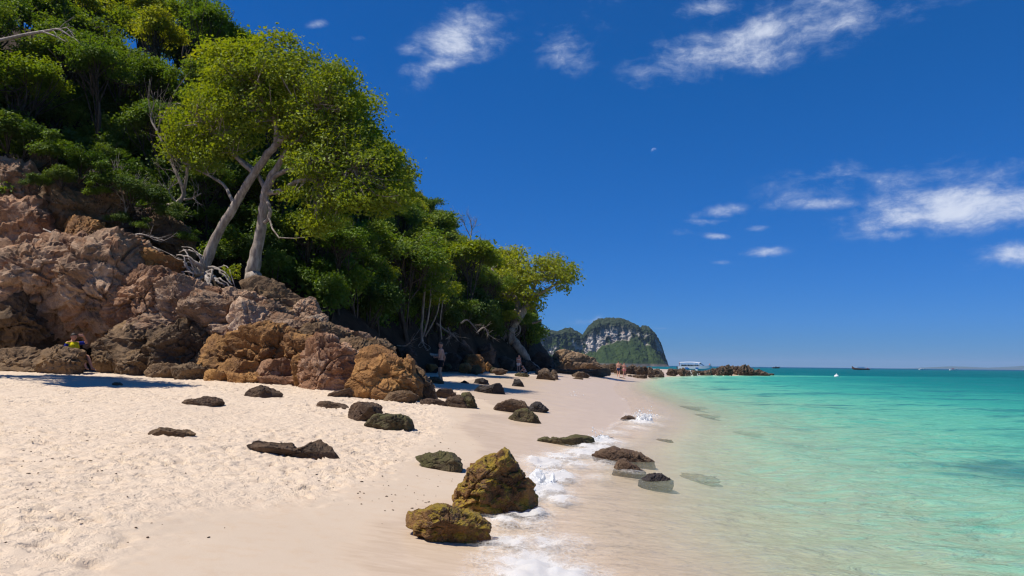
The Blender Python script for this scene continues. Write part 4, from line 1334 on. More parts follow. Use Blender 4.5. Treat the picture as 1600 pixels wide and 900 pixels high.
bare_tree('dead_branch', 'bare pale dead branch reaching in at the top left corner', [
    [(-40, 70, 30.0, 7), (0, 63, 29.8, 6), (40, 54, 29.6, 5), (75, 48, 29.4, 4), (92, 46, 29.3, 3), (112, 58, 29.2, 1.5)], [(68, 50, 29.4, 3), (85, 56, 29.2, 2.5), (103, 65, 29.1, 1.5)], [(92, 46, 29.3, 2), (105, 44, 29.2, 1.5), (116, 58, 29.1, 1)]], BARK_P, 83, 'branch', 10, .6)
bare_tree('dead_shrub', 'small leafless twiggy shrub on the cliff rocks below the dark bushes', [
    [(192, 352, 28.6, 3), (196, 330, 28.6, 2.5), (192, 305, 28.6, 2), (184, 282, 28.6, 1)], [(195, 335, 28.6, 2), (206, 312, 28.5, 1.5), (214, 290, 28.5, 1)], [(193, 315, 28.6, 1.5), (182, 300, 28.5, 1.2), (178, 285, 28.5, .8)]], BARK, 85, 'shrub', 50, .7)
bare_tree('bare_treetop', 'thin leafless treetop sticking out of the ridge canopy against the sky', [
    [(736, 400, 62, 3), (735, 375, 62, 2.2), (737, 358, 62, 1.6), (735, 343, 62, .9)], [(735, 370, 62, 1.5), (728, 356, 62, 1.2), (724, 346, 62, .8)], [(737, 360, 62, 1.2), (742, 352, 62, 1), (744, 343, 62, .7)]], BARK, 87, 'tree', 26, .8)
bare_tree('driftwood_log', 'long pale fallen trunk lying along the bank behind the shirtless man', [
    [(618, 550, 43.5, 4), (640, 551, 45, 5), (660, 551, 47, 5), (680, 555, 50, 4.5), (698, 552, 52.5, 2.5)]], BARK_P, 89, 'log', 0)
bare_tree('dead_stick', 'pale dead stick lying across the upper left cliff rocks', [
    [(68, 358, 26.6, 2.5), (90, 368, 26.4, 3.5), (108, 376, 26.2, 3.5), (124, 380, 26.2, 2)]], BARK_P, 91, 'stick', 0)
bare_tree('dead_root_tangle', 'pale tangle of dead roots lying left of the leaning tree', [
    [(196, 376, 27.2, 2.5), (215, 366, 27.1, 3), (236, 370, 27.0, 2.5), (256, 376, 27, 1.5)], [(205, 370, 27.1, 2), (222, 378, 27, 2), (240, 386, 26.9, 1)], [(214, 366, 27.1, 2), (206, 380, 26.9, 2), (196, 388, 26.8, 1)]], BARK_P, 93, 'roots', 14, .5)
# bare roots and stems straggling down the shaded bank
for k, L in enumerate([[(682, 505, 48, 3), (694, 515, 48, 3), (706, 522, 48, 2.5), (716, 532, 48, 1.5)], [(700, 512, 48, 2), (704, 524, 47.8, 2), (696, 530, 47.6, 1.2)], [(720, 505, 52, 3), (730, 500, 52, 2.5), (742, 512, 52, 2), (748, 522, 52, 1)], [(745, 520, 54, 2), (756, 512, 54, 2.5), (764, 524, 54, 1.5)], [(620, 540, 42, 2), (634, 540, 42, 2), (646, 530, 42, 1.2)]]):
    bare_tree('bare_root', ['crooked bare root on the dark bank right of the slender stems', 'short bare root below the crooked root on the dark bank', 'arched bare root on the bank in the middle of the cove', 'hooked bare root on the bank just left of the point tree', 'low bare root on the bank above the driftwood log'][k], [L], BARK, 120 + k, 'root', 8, .7)
# bright little plant between the two trunks
rg = np.random.default_rng(7)
b = at(366, 440, 26.9)
root = obj('young_plant', None, None, b, 'small bright green leafy plant between the two big tree trunks', 'plant')
cc = np.array([tuple(at(366 + rg.normal() * 9, 424 + rg.normal() * 6, 26.9 + rg.normal() * .2) - b) for _ in range(26)])
V, F = clusters_to_leaves(cc, 7, .12, .15, rg)
obj('foliage', mesh_np('foliage', V, F, False, L_BRIGHT), root)
g = Geo()
for c in cc[:10]:
    g.tube(smooth_path([(0, 0, -.1), c * .5 + rg.normal(size=3) * .03, c], 5), np.linspace(.012, .004, 5), 4)
obj('stems', g.mesh('stems', BARK_D), root)
# ------------------------------------------------------------------ rocks at the back of the beach and the reef point
BACK = [
    ('boulder', 'big rounded orange boulder at the foot of the bank behind the beach', [(722, 574), (724, 562), (732, 554), (746, 553), (756, 560), (758, 574), (740, 578)], 2.0, 'ochre', 5, 50),
    ('boulder', 'tan sunlit rock outcrop with ragged top in front of the island', [(852, 574), (860, 558), (868, 548), (880, 545), (898, 548), (916, 554), (930, 564), (940, 576), (900, 580)], 6.0, 'tan', 6, 80),
    ('boulder', 'low dark boulder at the right end of the tan sunlit outcrop', [(905, 580), (912, 568), (926, 566), (940, 572), (945, 582)], 4.0, 'brown', 5, 78),
    ('boulder', 'grey triangular rock leaning on the dark bank behind the man', [(712, 560), (717, 543), (723, 531), (731, 541), (744, 556), (740, 562)], 2.2, 'bank', 5, 52),
    ('rock', 'yellow-green rock at the foot of the bank left of the orange boulder', [(692, 574), (696, 568), (703, 568), (706, 575), (699, 577)], 1.0, 'olive', 4, 47),
    ('rock', 'low yellowish rock on the sand just left of the shirtless man', [(665, 573), (669, 568), (680, 569), (684, 574), (674, 577)], 1.0, 'ochre', 4, 45),
    ('rock', 'brown and yellow rock in front of the orange boulder', [(716, 577), (720, 569), (732, 567), (738, 575), (728, 579)], 1.1, 'ochre', 4, 47),
    ('rock', 'pale yellow-green rock right in front of the orange boulder', [(735, 579), (740, 571), (748, 569), (754, 577), (745, 581)], 1.0, 'olive', 4, 46),
    ('rock', 'upright yellow rock right of the orange boulder', [(756, 574), (759, 567), (763, 565), (769, 572), (764, 577)], 1.0, 'ochre', 4, 52),
    ('rock', 'grey rock half buried at the foot of the bank left of the man', [(638, 570), (642, 563), (648, 562), (653, 570), (645, 573)], 1.2, 'brown', 4, 40),
    ('rock', 'flat dark rock on sand between the orange boulder and the women', [(768, 580), (773, 575), (785, 576), (794, 581), (780, 584)], 1.4, 'brown', 4, 50),
    ('rock', 'small round rock left of the flat dark rock on sand', [(765, 579), (769, 573), (776, 574), (778, 580)], 1., 'olive', 4, 52),
    ('rock', 'flat rock on the sand in front of the two women', [(804, 586), (812, 582), (822, 583), (828, 587), (815, 590)], 1.4, 'olive', 4, None),
    ('rock', 'grey peaked rock on sand right of the two women', [(836, 592), (842, 581), (850, 575), (856, 577), (868, 591), (850, 594)], 2.0, 'reef', 5, None),
    ('rock', 'smaller dark rock beside the grey peaked rock', [(856, 590), (864, 577), (870, 580), (874, 592), (864, 594)], 1.4, 'reef', 5, None),
    ('rock', 'low rock at the right end of the grey shelf', [(893, 586), (903, 580), (912, 582), (922, 588), (905, 591)], 1.8, 'reef', 5, None),
    ('rock', 'small flat dark rock on wet sand left of the walking couple', [(893, 592), (900, 589), (912, 591), (905, 594)], 1.2, 'dark', 4, None),
    ('rock', 'small dark rock at the feet of the walking couple', [(964, 592), (970, 589), (978, 591), (972, 594)], 1.2, 'dark', 4, 78),
    ('rock', 'small square rock left of the grey peaked rock', [(836, 582), (838, 575), (846, 575), (850, 581), (842, 584)], 1.2, 'reef', 4, 62),
    ('rock_shelf', 'long flat grey rock shelf across the back of the beach', [(828, 584), (840, 576), (880, 577), (920, 577), (948, 575), (957, 580), (948, 586), (900, 588), (850, 588)], 4.0, 'reef', 6, 72),
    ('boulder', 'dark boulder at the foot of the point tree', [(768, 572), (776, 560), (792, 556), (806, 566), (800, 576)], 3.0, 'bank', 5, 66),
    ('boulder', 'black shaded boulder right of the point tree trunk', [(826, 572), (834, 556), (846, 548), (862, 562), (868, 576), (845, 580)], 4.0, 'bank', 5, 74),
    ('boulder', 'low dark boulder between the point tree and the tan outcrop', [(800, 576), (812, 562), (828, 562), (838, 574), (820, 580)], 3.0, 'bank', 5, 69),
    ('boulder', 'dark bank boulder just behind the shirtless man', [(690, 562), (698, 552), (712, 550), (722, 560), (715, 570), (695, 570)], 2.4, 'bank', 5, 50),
    ('boulder', 'dark bank boulder left of the slender pale stems', [(612, 560), (622, 545), (642, 542), (652, 556), (640, 568)], 2.4, 'bank', 5, 42),
    ('boulder', 'brown boulder on the bank left of the point tree roots', [(744, 556), (752, 540), (766, 536), (776, 548), (774, 562)], 3.0, 'bank', 5, 60),
]
for k, (nm, lab, ol, th, mt, lev, Yd) in enumerate(BACK):
    if Yd is None:
        ub = sum(p[0] for p in ol) / len(ol); vb = max(p[1] for p in ol) - 1
        Yd = gp(ub, vb).y + th * .25
    rock(nm, ol, Yd, th, mt, lev, 700 + k, label=lab, cat=nm.replace('_', ' '), strata=.7, rough=1.2)


def reef(label, rocks, seed0):
    base = at(rocks[0][0], rocks[0][1], rocks[0][4])
    root = obj('rocky_reef', None, None, base, label, 'reef')
    for k, (cx, cy, w, h, Y) in enumerate(rocks):
        rock('reef_rock', blob(cx, cy, w, h, 0, seed0 + k, 9, .3), Y, w * Y / FPX * .9, 'reef', 4, seed0 + k, root, base, rough=2.6, strata=1.0, facets=14, e=1.15)


rg = np.random.default_rng(99)
def ridge_rocks(pts, n, hmin, hmax):
    out = []
    P = np.array(pts, float)
    for k in range(n):
        f = (k + rg.uniform(-.3, .3)) / (n - 1) * (len(P) - 1)
        f = min(max(f, 0), len(P) - 1 - 1e-6)
        i = int(f); q = P[i] + (P[i + 1] - P[i]) * (f - i)
        h = q[3] * rg.uniform(.8, 1.15); w = rg.uniform(8, 17)
        out.append((q[0], q[1] - h * .25 + rg.uniform(-1, 1), w, h, q[2] + rg.uniform(-3, 3)))
    return out


reef('dark ragged rock reef running out into the sea at the point', ridge_rocks([(1048, 583, 108, 12), (1080, 585, 112, 11), (1105, 586, 116, 10), (1135, 582, 120, 17), (1165, 582, 122, 15), (1190, 585, 124, 9), (1206, 587, 126, 4)], 30, 4, 14), 1200)
reef('dark ragged rocks between the walking couple and the speedboat', ridge_rocks([(938, 579, 88, 14), (960, 579, 92, 14), (985, 580, 96, 14), (1010, 583, 100, 13), (1030, 585, 104, 11)], 20, 6, 14), 1300)
reef('low dark rocks at the edge of the water below the walking couple', ridge_rocks([(985, 589, 86, 5), (1010, 589, 88, 6), (1030, 589, 90, 4)], 7, 3, 6), 1400)

# rocks under water, seen through it
SUB = [(1082, 747, 64, 13), (1500, 818, 84, 18), (1500, 832, 40, 8), (1430, 810, 24, 8), (1070, 637, 60, 9), (1095, 650, 56, 9), (1160, 678, 58, 7), (1230, 640, 60, 8), (1310, 690, 50, 7), (1390, 705, 70, 14), (1450, 720, 40, 10), (1500, 745, 90, 10), (1560, 690, 80, 8), (1180, 632, 40, 5), (1035, 688, 30, 5), (1345, 655, 60, 7)]
SUBL = ['dark submerged rock right of the smallest rock tip', 'large dark submerged rock near the right edge, closest to the viewer', 'small greenish submerged rock in front of the closest submerged rock', 'small submerged rock left of the closest submerged rock',
        'submerged rock behind the middle splash, farther of two', 'submerged rock behind the middle splash, nearer of two', 'single long dark submerged rock right of the middle splash', 'faint submerged rock right of the pair behind the splash', 'faint small submerged rock in mid water', 'broad submerged rock in mid water at right',
        'submerged rock just right of the broad one in mid water', 'long submerged rock patch near the right edge', 'faint far submerged rock patch at the right edge', 'small far submerged rock near the reef', 'tiny submerged rock below the middle splash', 'faint submerged rock patch in open turquoise water']
for k, (u, v, w, h) in enumerate(SUB):
    p = gp(u, v)
    Wm = w * p.y / FPX
    Hm = min(.12, .12 * abs(p.z) + .03)
    V, F = ico(4)
    rg2 = np.random.default_rng(1500 + k)
    q = V * np.array([Wm / 2, max(Wm * .35, h * p.y / FPX * 3), Hm])
    q = q * (1 + .45 * fbm(V * 1.9 + k, 3, 40 + k, .5)[:, None])
    loc = (p.x, p.y, min(p.z, -.08) - .02)
    obj('submerged_rock', mesh_np('submerged_rock', q, F, True, RM['dark']), None, loc, SUBL[k], 'rock')

# ------------------------------------------------------------------ limestone island
IY = 1200.0
iu = np.array([(818, 556), (828, 528), (836, 517), (850, 514), (862, 517), (872, 519), (885, 513), (893, 513), (902, 519), (912, 524), (918, 514), (926, 505), (936, 499), (955, 497), (972, 498), (984, 502), (994, 507), (1003, 513), (1007, 509), (1014, 511), (1024, 520), (1031, 533), (1036, 549), (1040, 562), (1044, 571)], float)
ix = np.linspace(at(815, 560, IY).x, at(1045, 560, IY).x, 420)
top = np.interp(ix, [at(u, v, IY).x for u, v in iu], [at(u, v, IY).z for u, v in iu])
top = np.maximum(top, 0)
iuu = 800 + ix / IY * FPX
talus = np.interp(iuu, [815, 845, 870, 900, 910, 935, 960, 985, 1000, 1015, 1030, 1044], [.25, .28, .34, .30, .32, .40, .50, .60, .62, .48, .28, .12])
talus = talus + .10 * fbm(np.stack([ix / 22., ix * 0, ix * 0], 1), 3, 81)
SS = np.concatenate([np.linspace(0, .4, 60), np.linspace(.4, .75, 70)[1:], np.linspace(.75, 1., 40)[1:], np.linspace(1., 1.4, 30)[1:]])
VX, VS = np.meshgrid(ix, SS)
T = np.broadcast_to(top, VX.shape); TL = np.broadcast_to(talus, VX.shape)
fz = np.where(VS < .4, TL * (VS / .4) ** .9, np.where(VS < .75, TL + (.88 - TL) * (VS - .4) / .35, np.where(VS < 1., .88 + .12 * np.sin((VS - .75) / .25 * np.pi / 2), 1 - ((VS - 1) / .4) ** 2)))
fy = np.where(VS < .4, -85 + 65 * (VS / .4), np.where(VS < .75, -20 + 9 * (VS - .4) / .35, np.where(VS < 1., -11 + 30 * (VS - .75) / .25, 19 + 60 * (VS - 1) / .4)))
P3 = np.stack([VX.ravel(), IY + (fy * (.45 + .55 * T / 82)).ravel(), (T * fz).ravel()], 1)
f1, f2, cid, _t = worley(P3 / 7.0, 3)
f1b, _f2, cidb, _t = worley(P3 / 3.6, 4)
cliff = (sstep(VS, .36, .42) * (1 - sstep(VS, .70, .8))).ravel()
cl_n = fbm(P3 / np.array([16, 16, 26]), 4, 61)
patch = cliff * sstep(cl_n + .25 * np.interp(P3[:, 0], [at(u, 540, IY).x for u in (830, 890, 903, 920, 975, 990, 1000, 1012, 1035)], [.1, -.9, .2, 1.3, 1.3, -.2, .1, .5, -.2]), -.05, .2) * (1 - sstep(P3[:, 2] / np.maximum(T.ravel(), 1), .68, .84))
canopy = (1 - f1 * 1.0) * 4.2 + (1 - f1b) * 1.8
flute = 3.5 * fbm(P3 / np.array([9, 9, 30]), 3, 71) + 1.5 * fbm(P3 / 4.0, 3, 73)
edge = sstep(P3[:, 2], .5, 12)
P3[:, 2] += canopy * (1 - .85 * patch) * .8 * edge
P3[:, 1] -= (canopy * (1 - patch) * .6 + flute * np.maximum(cliff, .2) * 1.6) * edge
P3[:, 0] += (1.6 * fbm(P3 / 8.0, 3, 75)) * edge
P3[:, 2] -= .8
isl_me = mesh_np('island', P3, grid_faces(len(ix), len(SS)), True)
attr(isl_me, 'bare', patch)
attr(isl_me, 'tall', sstep(P3[:, 2], 30, 62))
attr(isl_me, 'wave_cut', 1 - sstep(P3[:, 2], 2.5, 5.5))
m, t = new_mat('island_rock_and_forest')
co = t.node('ShaderNodeTexCoord').outputs['Object']
ba = t.node('ShaderNodeAttribute', attribute_name='bare').outputs['Fac']
tl = t.node('ShaderNodeAttribute', attribute_name='tall').outputs['Fac']
wc = t.node('ShaderNodeAttribute', attribute_name='wave_cut').outputs['Fac']
n1 = t.noise(t.scaled(co, (1, 1, .4)), .11, 7, .65); n2 = t.noise(co, .5, 5, .7); n3 = t.noise(co, .05, 4, .6); n4 = t.noise(co, .035, 6, .7)
rockc = t.ramp(n1, [(.28, (.10, .10, .10)), (.44, (.29, .27, .25)), (.62, (.56, .50, .46))])
rockc = t.mix(t.math('MULTIPLY', t.step(n3, .55, .65), .6), rockc, (.42, .25, .19))
green = t.mix(n2, (.022, .045, .016), (.068, .100, .030))
green = t.mix(t.math('MULTIPLY', tl, .75), green, t.mix(n2, (.030, .040, .030), (.075, .085, .06)))
green = t.mix(t.math('MULTIPLY', t.step(n4, .42, .62), .6), green, (.018, .036, .016))
c = t.mix(t.math('MULTIPLY', ba, t.step(n2, .25, .5)), green, rockc)
c = t.mix(wc, c, t.mix(n1, (.03, .028, .026), (.20, .18, .16)))
surface(t, principled(t, c, .95, t.bump(n2, 1.0, 2.2), .05))
isl_me.materials.append(m)
island = obj('limestone_island', isl_me, None, None, 'steep forested limestone island with a pale bare cliff on the horizon', 'island')

# far hills on the horizon at right
hxs = np.linspace(6000, 11500, 160)
hys = np.linspace(-900, 900, 16)
FX, FY = np.meshgrid(hxs, hys)
F2 = np.stack([FX.ravel(), FY.ravel()], 1)
ridge = np.interp(FX.ravel(), [6000, 6700, 7300, 8200, 9000, 10500, 11500], [0, 55, 30, 90, 120, 130, 120]) * (.75 + .5 * fbm(F2 / 900., 4, 5))
FZ = np.maximum(ridge, 0) * np.exp(-(FY.ravel() / 450.) ** 2) - 3
hm = simple_mat('far_hill_forest', (.04, .07, .035), .95, .05, .3, .004)
far_me = mesh_np('far_hills', np.concatenate([FX.ravel()[:, None], (FY.ravel() + 10500)[:, None], FZ[:, None]], 1), grid_faces(len(hxs), len(hys)), True, hm)
obj('far_hills', far_me, kind='structure')

# ------------------------------------------------------------------ moon: adds its sunlit half to the sky in front of it
mp = Vector((0, 0, CAM_Z)) + ray(1022, 236).normalized() * 90000.0
V, F = ico(4)
_vd = np.array(ray(1022, 236).normalized())
F = F[(V[F].mean(1) @ _vd) < 0.0]          # the near half is all one sees
m, t = new_mat('moon_dust')
co = t.node('ShaderNodeTexCoord').outputs['Object']
mc = t.mix(t.step(t.noise(t.vmath('SCALE', co, 1 / 410.), 1.2, 4), .4, .6), (.07, .075, .08), (.17, .17, .165))
ad = t.node('ShaderNodeAddShader', {0: t.node('ShaderNodeBsdfTransparent').outputs[0], 1: t.node('ShaderNodeBsdfDiffuse', {'Color': mc}).outputs[0]})
surface(t, ad.outputs[0])
obj('moon', mesh_np('moon', V * 400.0, F, True, m), None, mp, 'small pale half moon in the blue sky', 'moon')
# ------------------------------------------------------------------ people
def skin_mat(name, c):
    m, t = new_mat(name)
    co = t.node('ShaderNodeTexCoord').outputs['Object']
    n = t.noise(co, 6., 4)
    surface(t, principled(t, t.mix(n, tuple(x * .85 for x in c), tuple(min(1, x * 1.12) for x in c)), .5, None, .35))
    return m


SKIN_TAN = skin_mat('skin_tan', (.50, .25, .16))
SKIN_PINK = skin_mat('skin_pink', (.56, .30, .22))
HAIR_D = simple_mat('hair_dark', (.02, .014, .010), .6)
HAIR_G = simple_mat('hair_grey_brown', (.10, .075, .055), .7)
EYE = simple_mat('eye_dark', (.01, .01, .01), .2)
CLOTH = {n: simple_mat('cloth_' + n, c, .85, .1, .15, 20) for n, c in
         dict(black=(.012, .012, .015), blue=(.015, .05, .16), white=(.75, .72, .70), pink=(.60, .22, .25), yellow=(.72, .60, .015), navy=(.015, .025, .20), red=(.45, .03, .04), beige=(.5, .42, .33)).items()}


def caps(g, a, b, ra, rb, n=10):
    """rounded, tapered limb piece"""
    a = np.array(a, float); b = np.array(b, float)
    V, F = ico(2)
    g.add(V * ra + a, None, F)
    g.add(V * rb + b, None, F)
    if np.linalg.norm(b - a) > 1e-4:
        g.tube([a, (a + b) / 2, b], [ra, (ra + rb) / 2, rb], n)


def ell(g, c, r, rot=None):
    V, F = ico(3)
    v = V * np.array(r)
    if rot is not None:
        v = v @ np.array(rot).T
    g.add(v + np.array(c), None, F)


def hand(g, w, d, side, curl=.35):
    """palm, four fingers of different length and a thumb from the side of the palm; d = direction of the hand, side = towards the thumb"""
    w = np.array(w, float); d = np.array(d, float); d /= np.linalg.norm(d)
    side = np.array(side, float); side -= d * side.dot(d); side /= np.linalg.norm(side)
    nrm = np.cross(d, side)
    caps(g, w, w + d * .05 + side * .015, .026, .026)
    caps(g, w + d * .02 - side * .016, w + d * .085 - side * .022, .022, .020)
    caps(g, w + d * .02 + side * .016, w + d * .085 + side * .022, .022, .020)
    for k, (o, L) in enumerate(((.032, .070), (.011, .080), (-.011, .075), (-.032, .058))):
        s = w + d * .085 + side * o
        m1 = s + (d + nrm * curl * .5 + side * o * 2) * L * .5
        e = m1 + (d * (1 - curl * .5) + nrm * curl) * L * .5
        caps(g, s, m1, .0105, .0095, 6); caps(g, m1, e, .0095, .008, 6)
    s = w + d * .025 + side * .03
    m1 = s + (d * .6 + side * .8) * .045
    caps(g, s, m1, .014, .0115, 6); caps(g, m1, m1 + (d * .9 + side * .25 + nrm * .2) * .035, .0115, .009, 6)


def person(label, J, height, loc, rz, skin, hair, clothes, voxel=.012, female=False, bun=False):
    """J: joints in metres for a 1.75 m figure facing +Y; clothes: list of (name, material, test on body points)"""
    g = Geo()
    A = {k: np.array(v, float) for k, v in J.items()}
    hw = .085 if female else .078
    side = A['hipR'] - A['hipL']; side /= np.linalg.norm(side)
    sh = A['shR'] - A['shL']; sh /= np.linalg.norm(sh)
    pel = (A['hipL'] + A['hipR']) / 2; neck = A['neck']; chest = pel + (neck - pel) * .68; waist = pel + (neck - pel) * .34
    for s in (-1, 1):
        caps(g, pel + side * s * hw, waist + side * s * .052, .105 if not female else .112, .086 if not female else .078)
        caps(g, waist + side * s * .055, chest + sh * s * .075, .088 if not female else .078, .105 if not female else .093)
        caps(g, chest + sh * s * .075, neck - (neck - pel) * .12 + sh * s * .06, .105 if not female else .093, .07)
    fwd = np.cross(neck - pel, side); fwd = -fwd / np.linalg.norm(fwd) if np.cross(neck - pel, side).dot(np.array([0, 1, 0])) < 0 else fwd / np.linalg.norm(fwd)
    if female:
        for s in (-1, 1):
            ell(g, chest + sh * s * .075 + fwd * .085 + (neck - pel) * .02, (.06, .06, .06))
    caps(g, A['shL'], A['shR'], .06, .06)
    caps(g, A['shL'], neck, .055, .05); caps(g, A['shR'], neck, .055, .05)
    hd = A['head']
    caps(g, neck, hd - (hd - neck) * .35, .056, .054)
    ax = (hd - neck) / np.linalg.norm(hd - neck)
    look = A.get('look', fwd); look = look - ax * look.dot(ax); look /= np.linalg.norm(look)
    rt = np.cross(look, ax)
    R3 = np.stack([rt, look, ax], 1)
    ell(g, hd + ax * .02, (.076, .096, .105), R3)
    ell(g, hd - ax * .055 + look * .022, (.056, .068, .062), R3)
    ell(g, hd - ax * .010 + look * .096, (.013, .018, .026), R3)               # nose
    ell(g, hd - ax * .052 + look * .084, (.026, .010, .010), R3)               # mouth
    for s in (-1, 1):
        ell(g, hd - ax * .005 + rt * s * .078, (.010, .020, .032), R3)          # ears
    for s in ('L', 'R'):
        el, wr, sh_ = A['el' + s], A['wr' + s], A['sh' + s]
        caps(g, sh_, sh_ + (el - sh_) * .4, .058, .050); caps(g, sh_ + (el - sh_) * .4, el, .050, .040)
        caps(g, el, el + (wr - el) * .35, .041, .040); caps(g, el + (wr - el) * .35, wr, .040, .026)
        hand(g, wr, A.get('hd' + s, wr - el), A.get('th' + s, np.array([0, 1, .2])))
        hp, kn, an, to = A['hip' + s], A['kn' + s], A['an' + s], A['to' + s]
        caps(g, hp, hp + (kn - hp) * .45, .092, .075); caps(g, hp + (kn - hp) * .45, kn, .075, .056)
        caps(g, kn, kn + (an - kn) * .3, .056, .058); caps(g, kn + (an - kn) * .3, an, .058, .036)
        heel = an + (an - kn) / np.linalg.norm(an - kn) * .05 - (to - an) * .25
        caps(g, an, heel, .036, .034); caps(g, heel, to, .034, .024); caps(g, an, to, .034, .022)
    me0 = g.mesh('tmp', skin)
    o = bpy.data.objects.new('tmp', me0); COL.objects.link(o)
    rm = o.modifiers.new('r', 'REMESH'); rm.mode = 'VOXEL'; rm.voxel_size = voxel
    sm = o.modifiers.new('s', 'SMOOTH'); sm.factor = .5; sm.iterations = 3
    dg = bpy.context.evaluated_depsgraph_get(); dg.update()
    me = bpy.data.meshes.new_from_object(o.evaluated_get(dg))
    bpy.data.objects.remove(o)
    k = height / 1.75
    n = len(me.vertices)
    co = np.empty(n * 3, np.float32); me.vertices.foreach_get('co', co); co = co.reshape(-1, 3)
    no = np.empty(n * 3, np.float32); me.vertices.foreach_get('normal', no); no = no.reshape(-1, 3)
    me.name = 'body'
    me.materials.clear(); me.materials.append(skin)
    me.polygons.foreach_set('use_smooth', np.ones(len(me.polygons), bool))
    faces = np.array([list(p.vertices) for p in me.polygons if len(p.vertices) == 4], np.int32)
    root = obj('person', me, None, loc, label, 'person')
    root.rotation_euler = (0, 0, rz); root.scale = (k, k, k)
    ctx = dict(A=A, pel=pel, waist=waist, chest=chest, neck=neck, ax=ax, look=look, hd=hd, rt=rt)

    def shell(name, mat, test, off=.012):
        keep = test(co, ctx)
        f = faces[keep[faces].all(1)]
        if not len(f):
            return
        used, inv = np.unique(f, return_inverse=True)
        v = co[used] + no[used] * off
        v2 = co[used] - no[used] * .004
        nf = inv.reshape(-1, 4)
        obj(name, mesh_np(name, np.concatenate([v, v2]), np.concatenate([nf, nf[:, ::-1] + len(v)]), True, mat), root)
    for (nm, mt, test) in clothes:
        shell(nm, CLOTH[mt], test)

    def hair_test(p, c):
        q = p - c['hd']
        a, l = q @ c['ax'], q @ c['look']
        return (a > .045 + .35 * l) & (np.linalg.norm(q, axis=1) < .16) & (a > -.06)
    shell('hair', hair, hair_test, .016)
    if bun:
        V, F = ico(2)
        obj('hair_bun', mesh_np('hair_bun', V * .05 + (hd + ax * .06 - look * .12), F, True, hair), root)
    for s in (-1, 1):
        V, F = ico(2)
        obj('eye', mesh_np('eye', V * .011 + (hd + look * .085 + rt * s * .032 + ax * .008), F, True, EYE), root)
    return root


def seg_t(p, a, b):
    ab = b - a
    t_ = ((p - a) @ ab) / (ab @ ab)
    d = np.linalg.norm(p - a - np.clip(t_, 0, 1)[:, None] * ab, axis=1)
    return t_, d


def shorts(leg=.45, top=.12):
    def f(p, c):
        A = c['A']; up = c['neck'] - c['pel']; h = (p - c['pel']) @ up / (up @ up)
        on = np.zeros(len(p), bool)
        for s in 'LR':
            t_, d = seg_t(p, A['hip' + s], A['kn' + s]); on |= (t_ < leg) & (t_ > -.1) & (d < .125)
        r = np.linalg.norm(p - c['pel'], axis=1)
        return (on | ((h < top) & (r < .24))) & (h < top) & ~arm_near(p, c)
    return f


def arm_near(p, c, lim=.062):
    A = c['A']; o = np.zeros(len(p), bool)
    for s in 'LR':
        t_, d = seg_t(p, A['el' + s], A['wr' + s]); o |= (d < lim) & (t_ > -.1)
        hd_ = A['wr' + s] + (A['wr' + s] - A['el' + s]) / np.linalg.norm(A['wr' + s] - A['el' + s]) * .18
        t_, d = seg_t(p, A['wr' + s], hd_); o |= d < .07
    return o


def bra(p, c):
    up = c['neck'] - c['pel']; h = (p - c['pel']) @ up / (up @ up)
    t_, d = seg_t(p, c['pel'], c['neck'])
    return (h > .62) & (h < .74) & (d < .22) & ~arm_near(p, c) & ~upper_arm(p, c)


def upper_arm(p, c, lim=.065):
    A = c['A']; o = np.zeros(len(p), bool)
    for s in 'LR':
        t_, d = seg_t(p, A['sh' + s], A['el' + s]); o |= (d < lim) & (t_ > .12)
    return o


def shirt(lo, hi, arms):
    def f(p, c):
        up = c['neck'] - c['pel']; h = (p - c['pel']) @ up / (up @ up)
        t_, d = seg_t(p, c['pel'], c['neck'])
        body = (h > lo) & (h < hi) & (d < .26) & ~upper_arm(p, c, .07) & ~arm_near(p, c)
        if arms:
            return upper_arm(p, c, .075) & ~arm_near(p, c)
        return body & (np.linalg.norm(p - c['hd'], axis=1) > .16)
    return f


STAND = dict(hipL=(-.09, 0, .92), hipR=(.09, 0, .92), neck=(0, 0, 1.46), head=(0, .02, 1.625), shL=(-.18, 0, 1.41), shR=(.18, 0, 1.41), elL=(-.22, -.03, 1.11), elR=(.22, -.03, 1.11), wrL=(-.22, .05, .86), wrR=(.22, .05, .86),
             knL=(-.10, .02, .49), knR=(.10, .02, .49), anL=(-.10, -.03, .09), anR=(.10, -.03, .09), toL=(-.12, .13, .03), toR=(.12, .13, .03))
p = gp(688, 598.0)
person('shirtless man in black shorts standing in profile on the wet sand edge', {**STAND, 'elL': (-.22, .02, 1.12), 'wrL': (-.10, .24, 1.10), 'hdL': (.5, .6, .1), 'thL': (0, .2, 1), 'elR': (.23, -.10, 1.12), 'wrR': (.22, -.04, .87), 'knR': (.10, .06, .49), 'anR': (.10, -.06, .09), 'toR': (.12, .10, .03)},
       1.78, p - Vector((0, 0, .02)), math.radians(78), SKIN_TAN, HAIR_G, [('shorts', 'black', shorts(.55))], .0095)
p = gp(810, 583.0)
person('standing woman in a white bikini, seen from behind, beside a crouching woman', {**STAND, 'hipL': (-.09, 0, .93), 'elL': (-.22, .04, 1.12), 'wrL': (-.12, .16, .98), 'elR': (.23, -.02, 1.1), 'wrR': (.24, .06, .86), 'head': (0.02, .05, 1.615), 'look': np.array([.6, .8, -.3])},
       1.68, p - Vector((0, 0, .02)), math.radians(-25), SKIN_PINK, HAIR_D, [('bikini_bottom', 'white', shorts(.06, .06)), ('bikini_top', 'white', bra)], .013, True, True)
p = gp(822, 584.0)
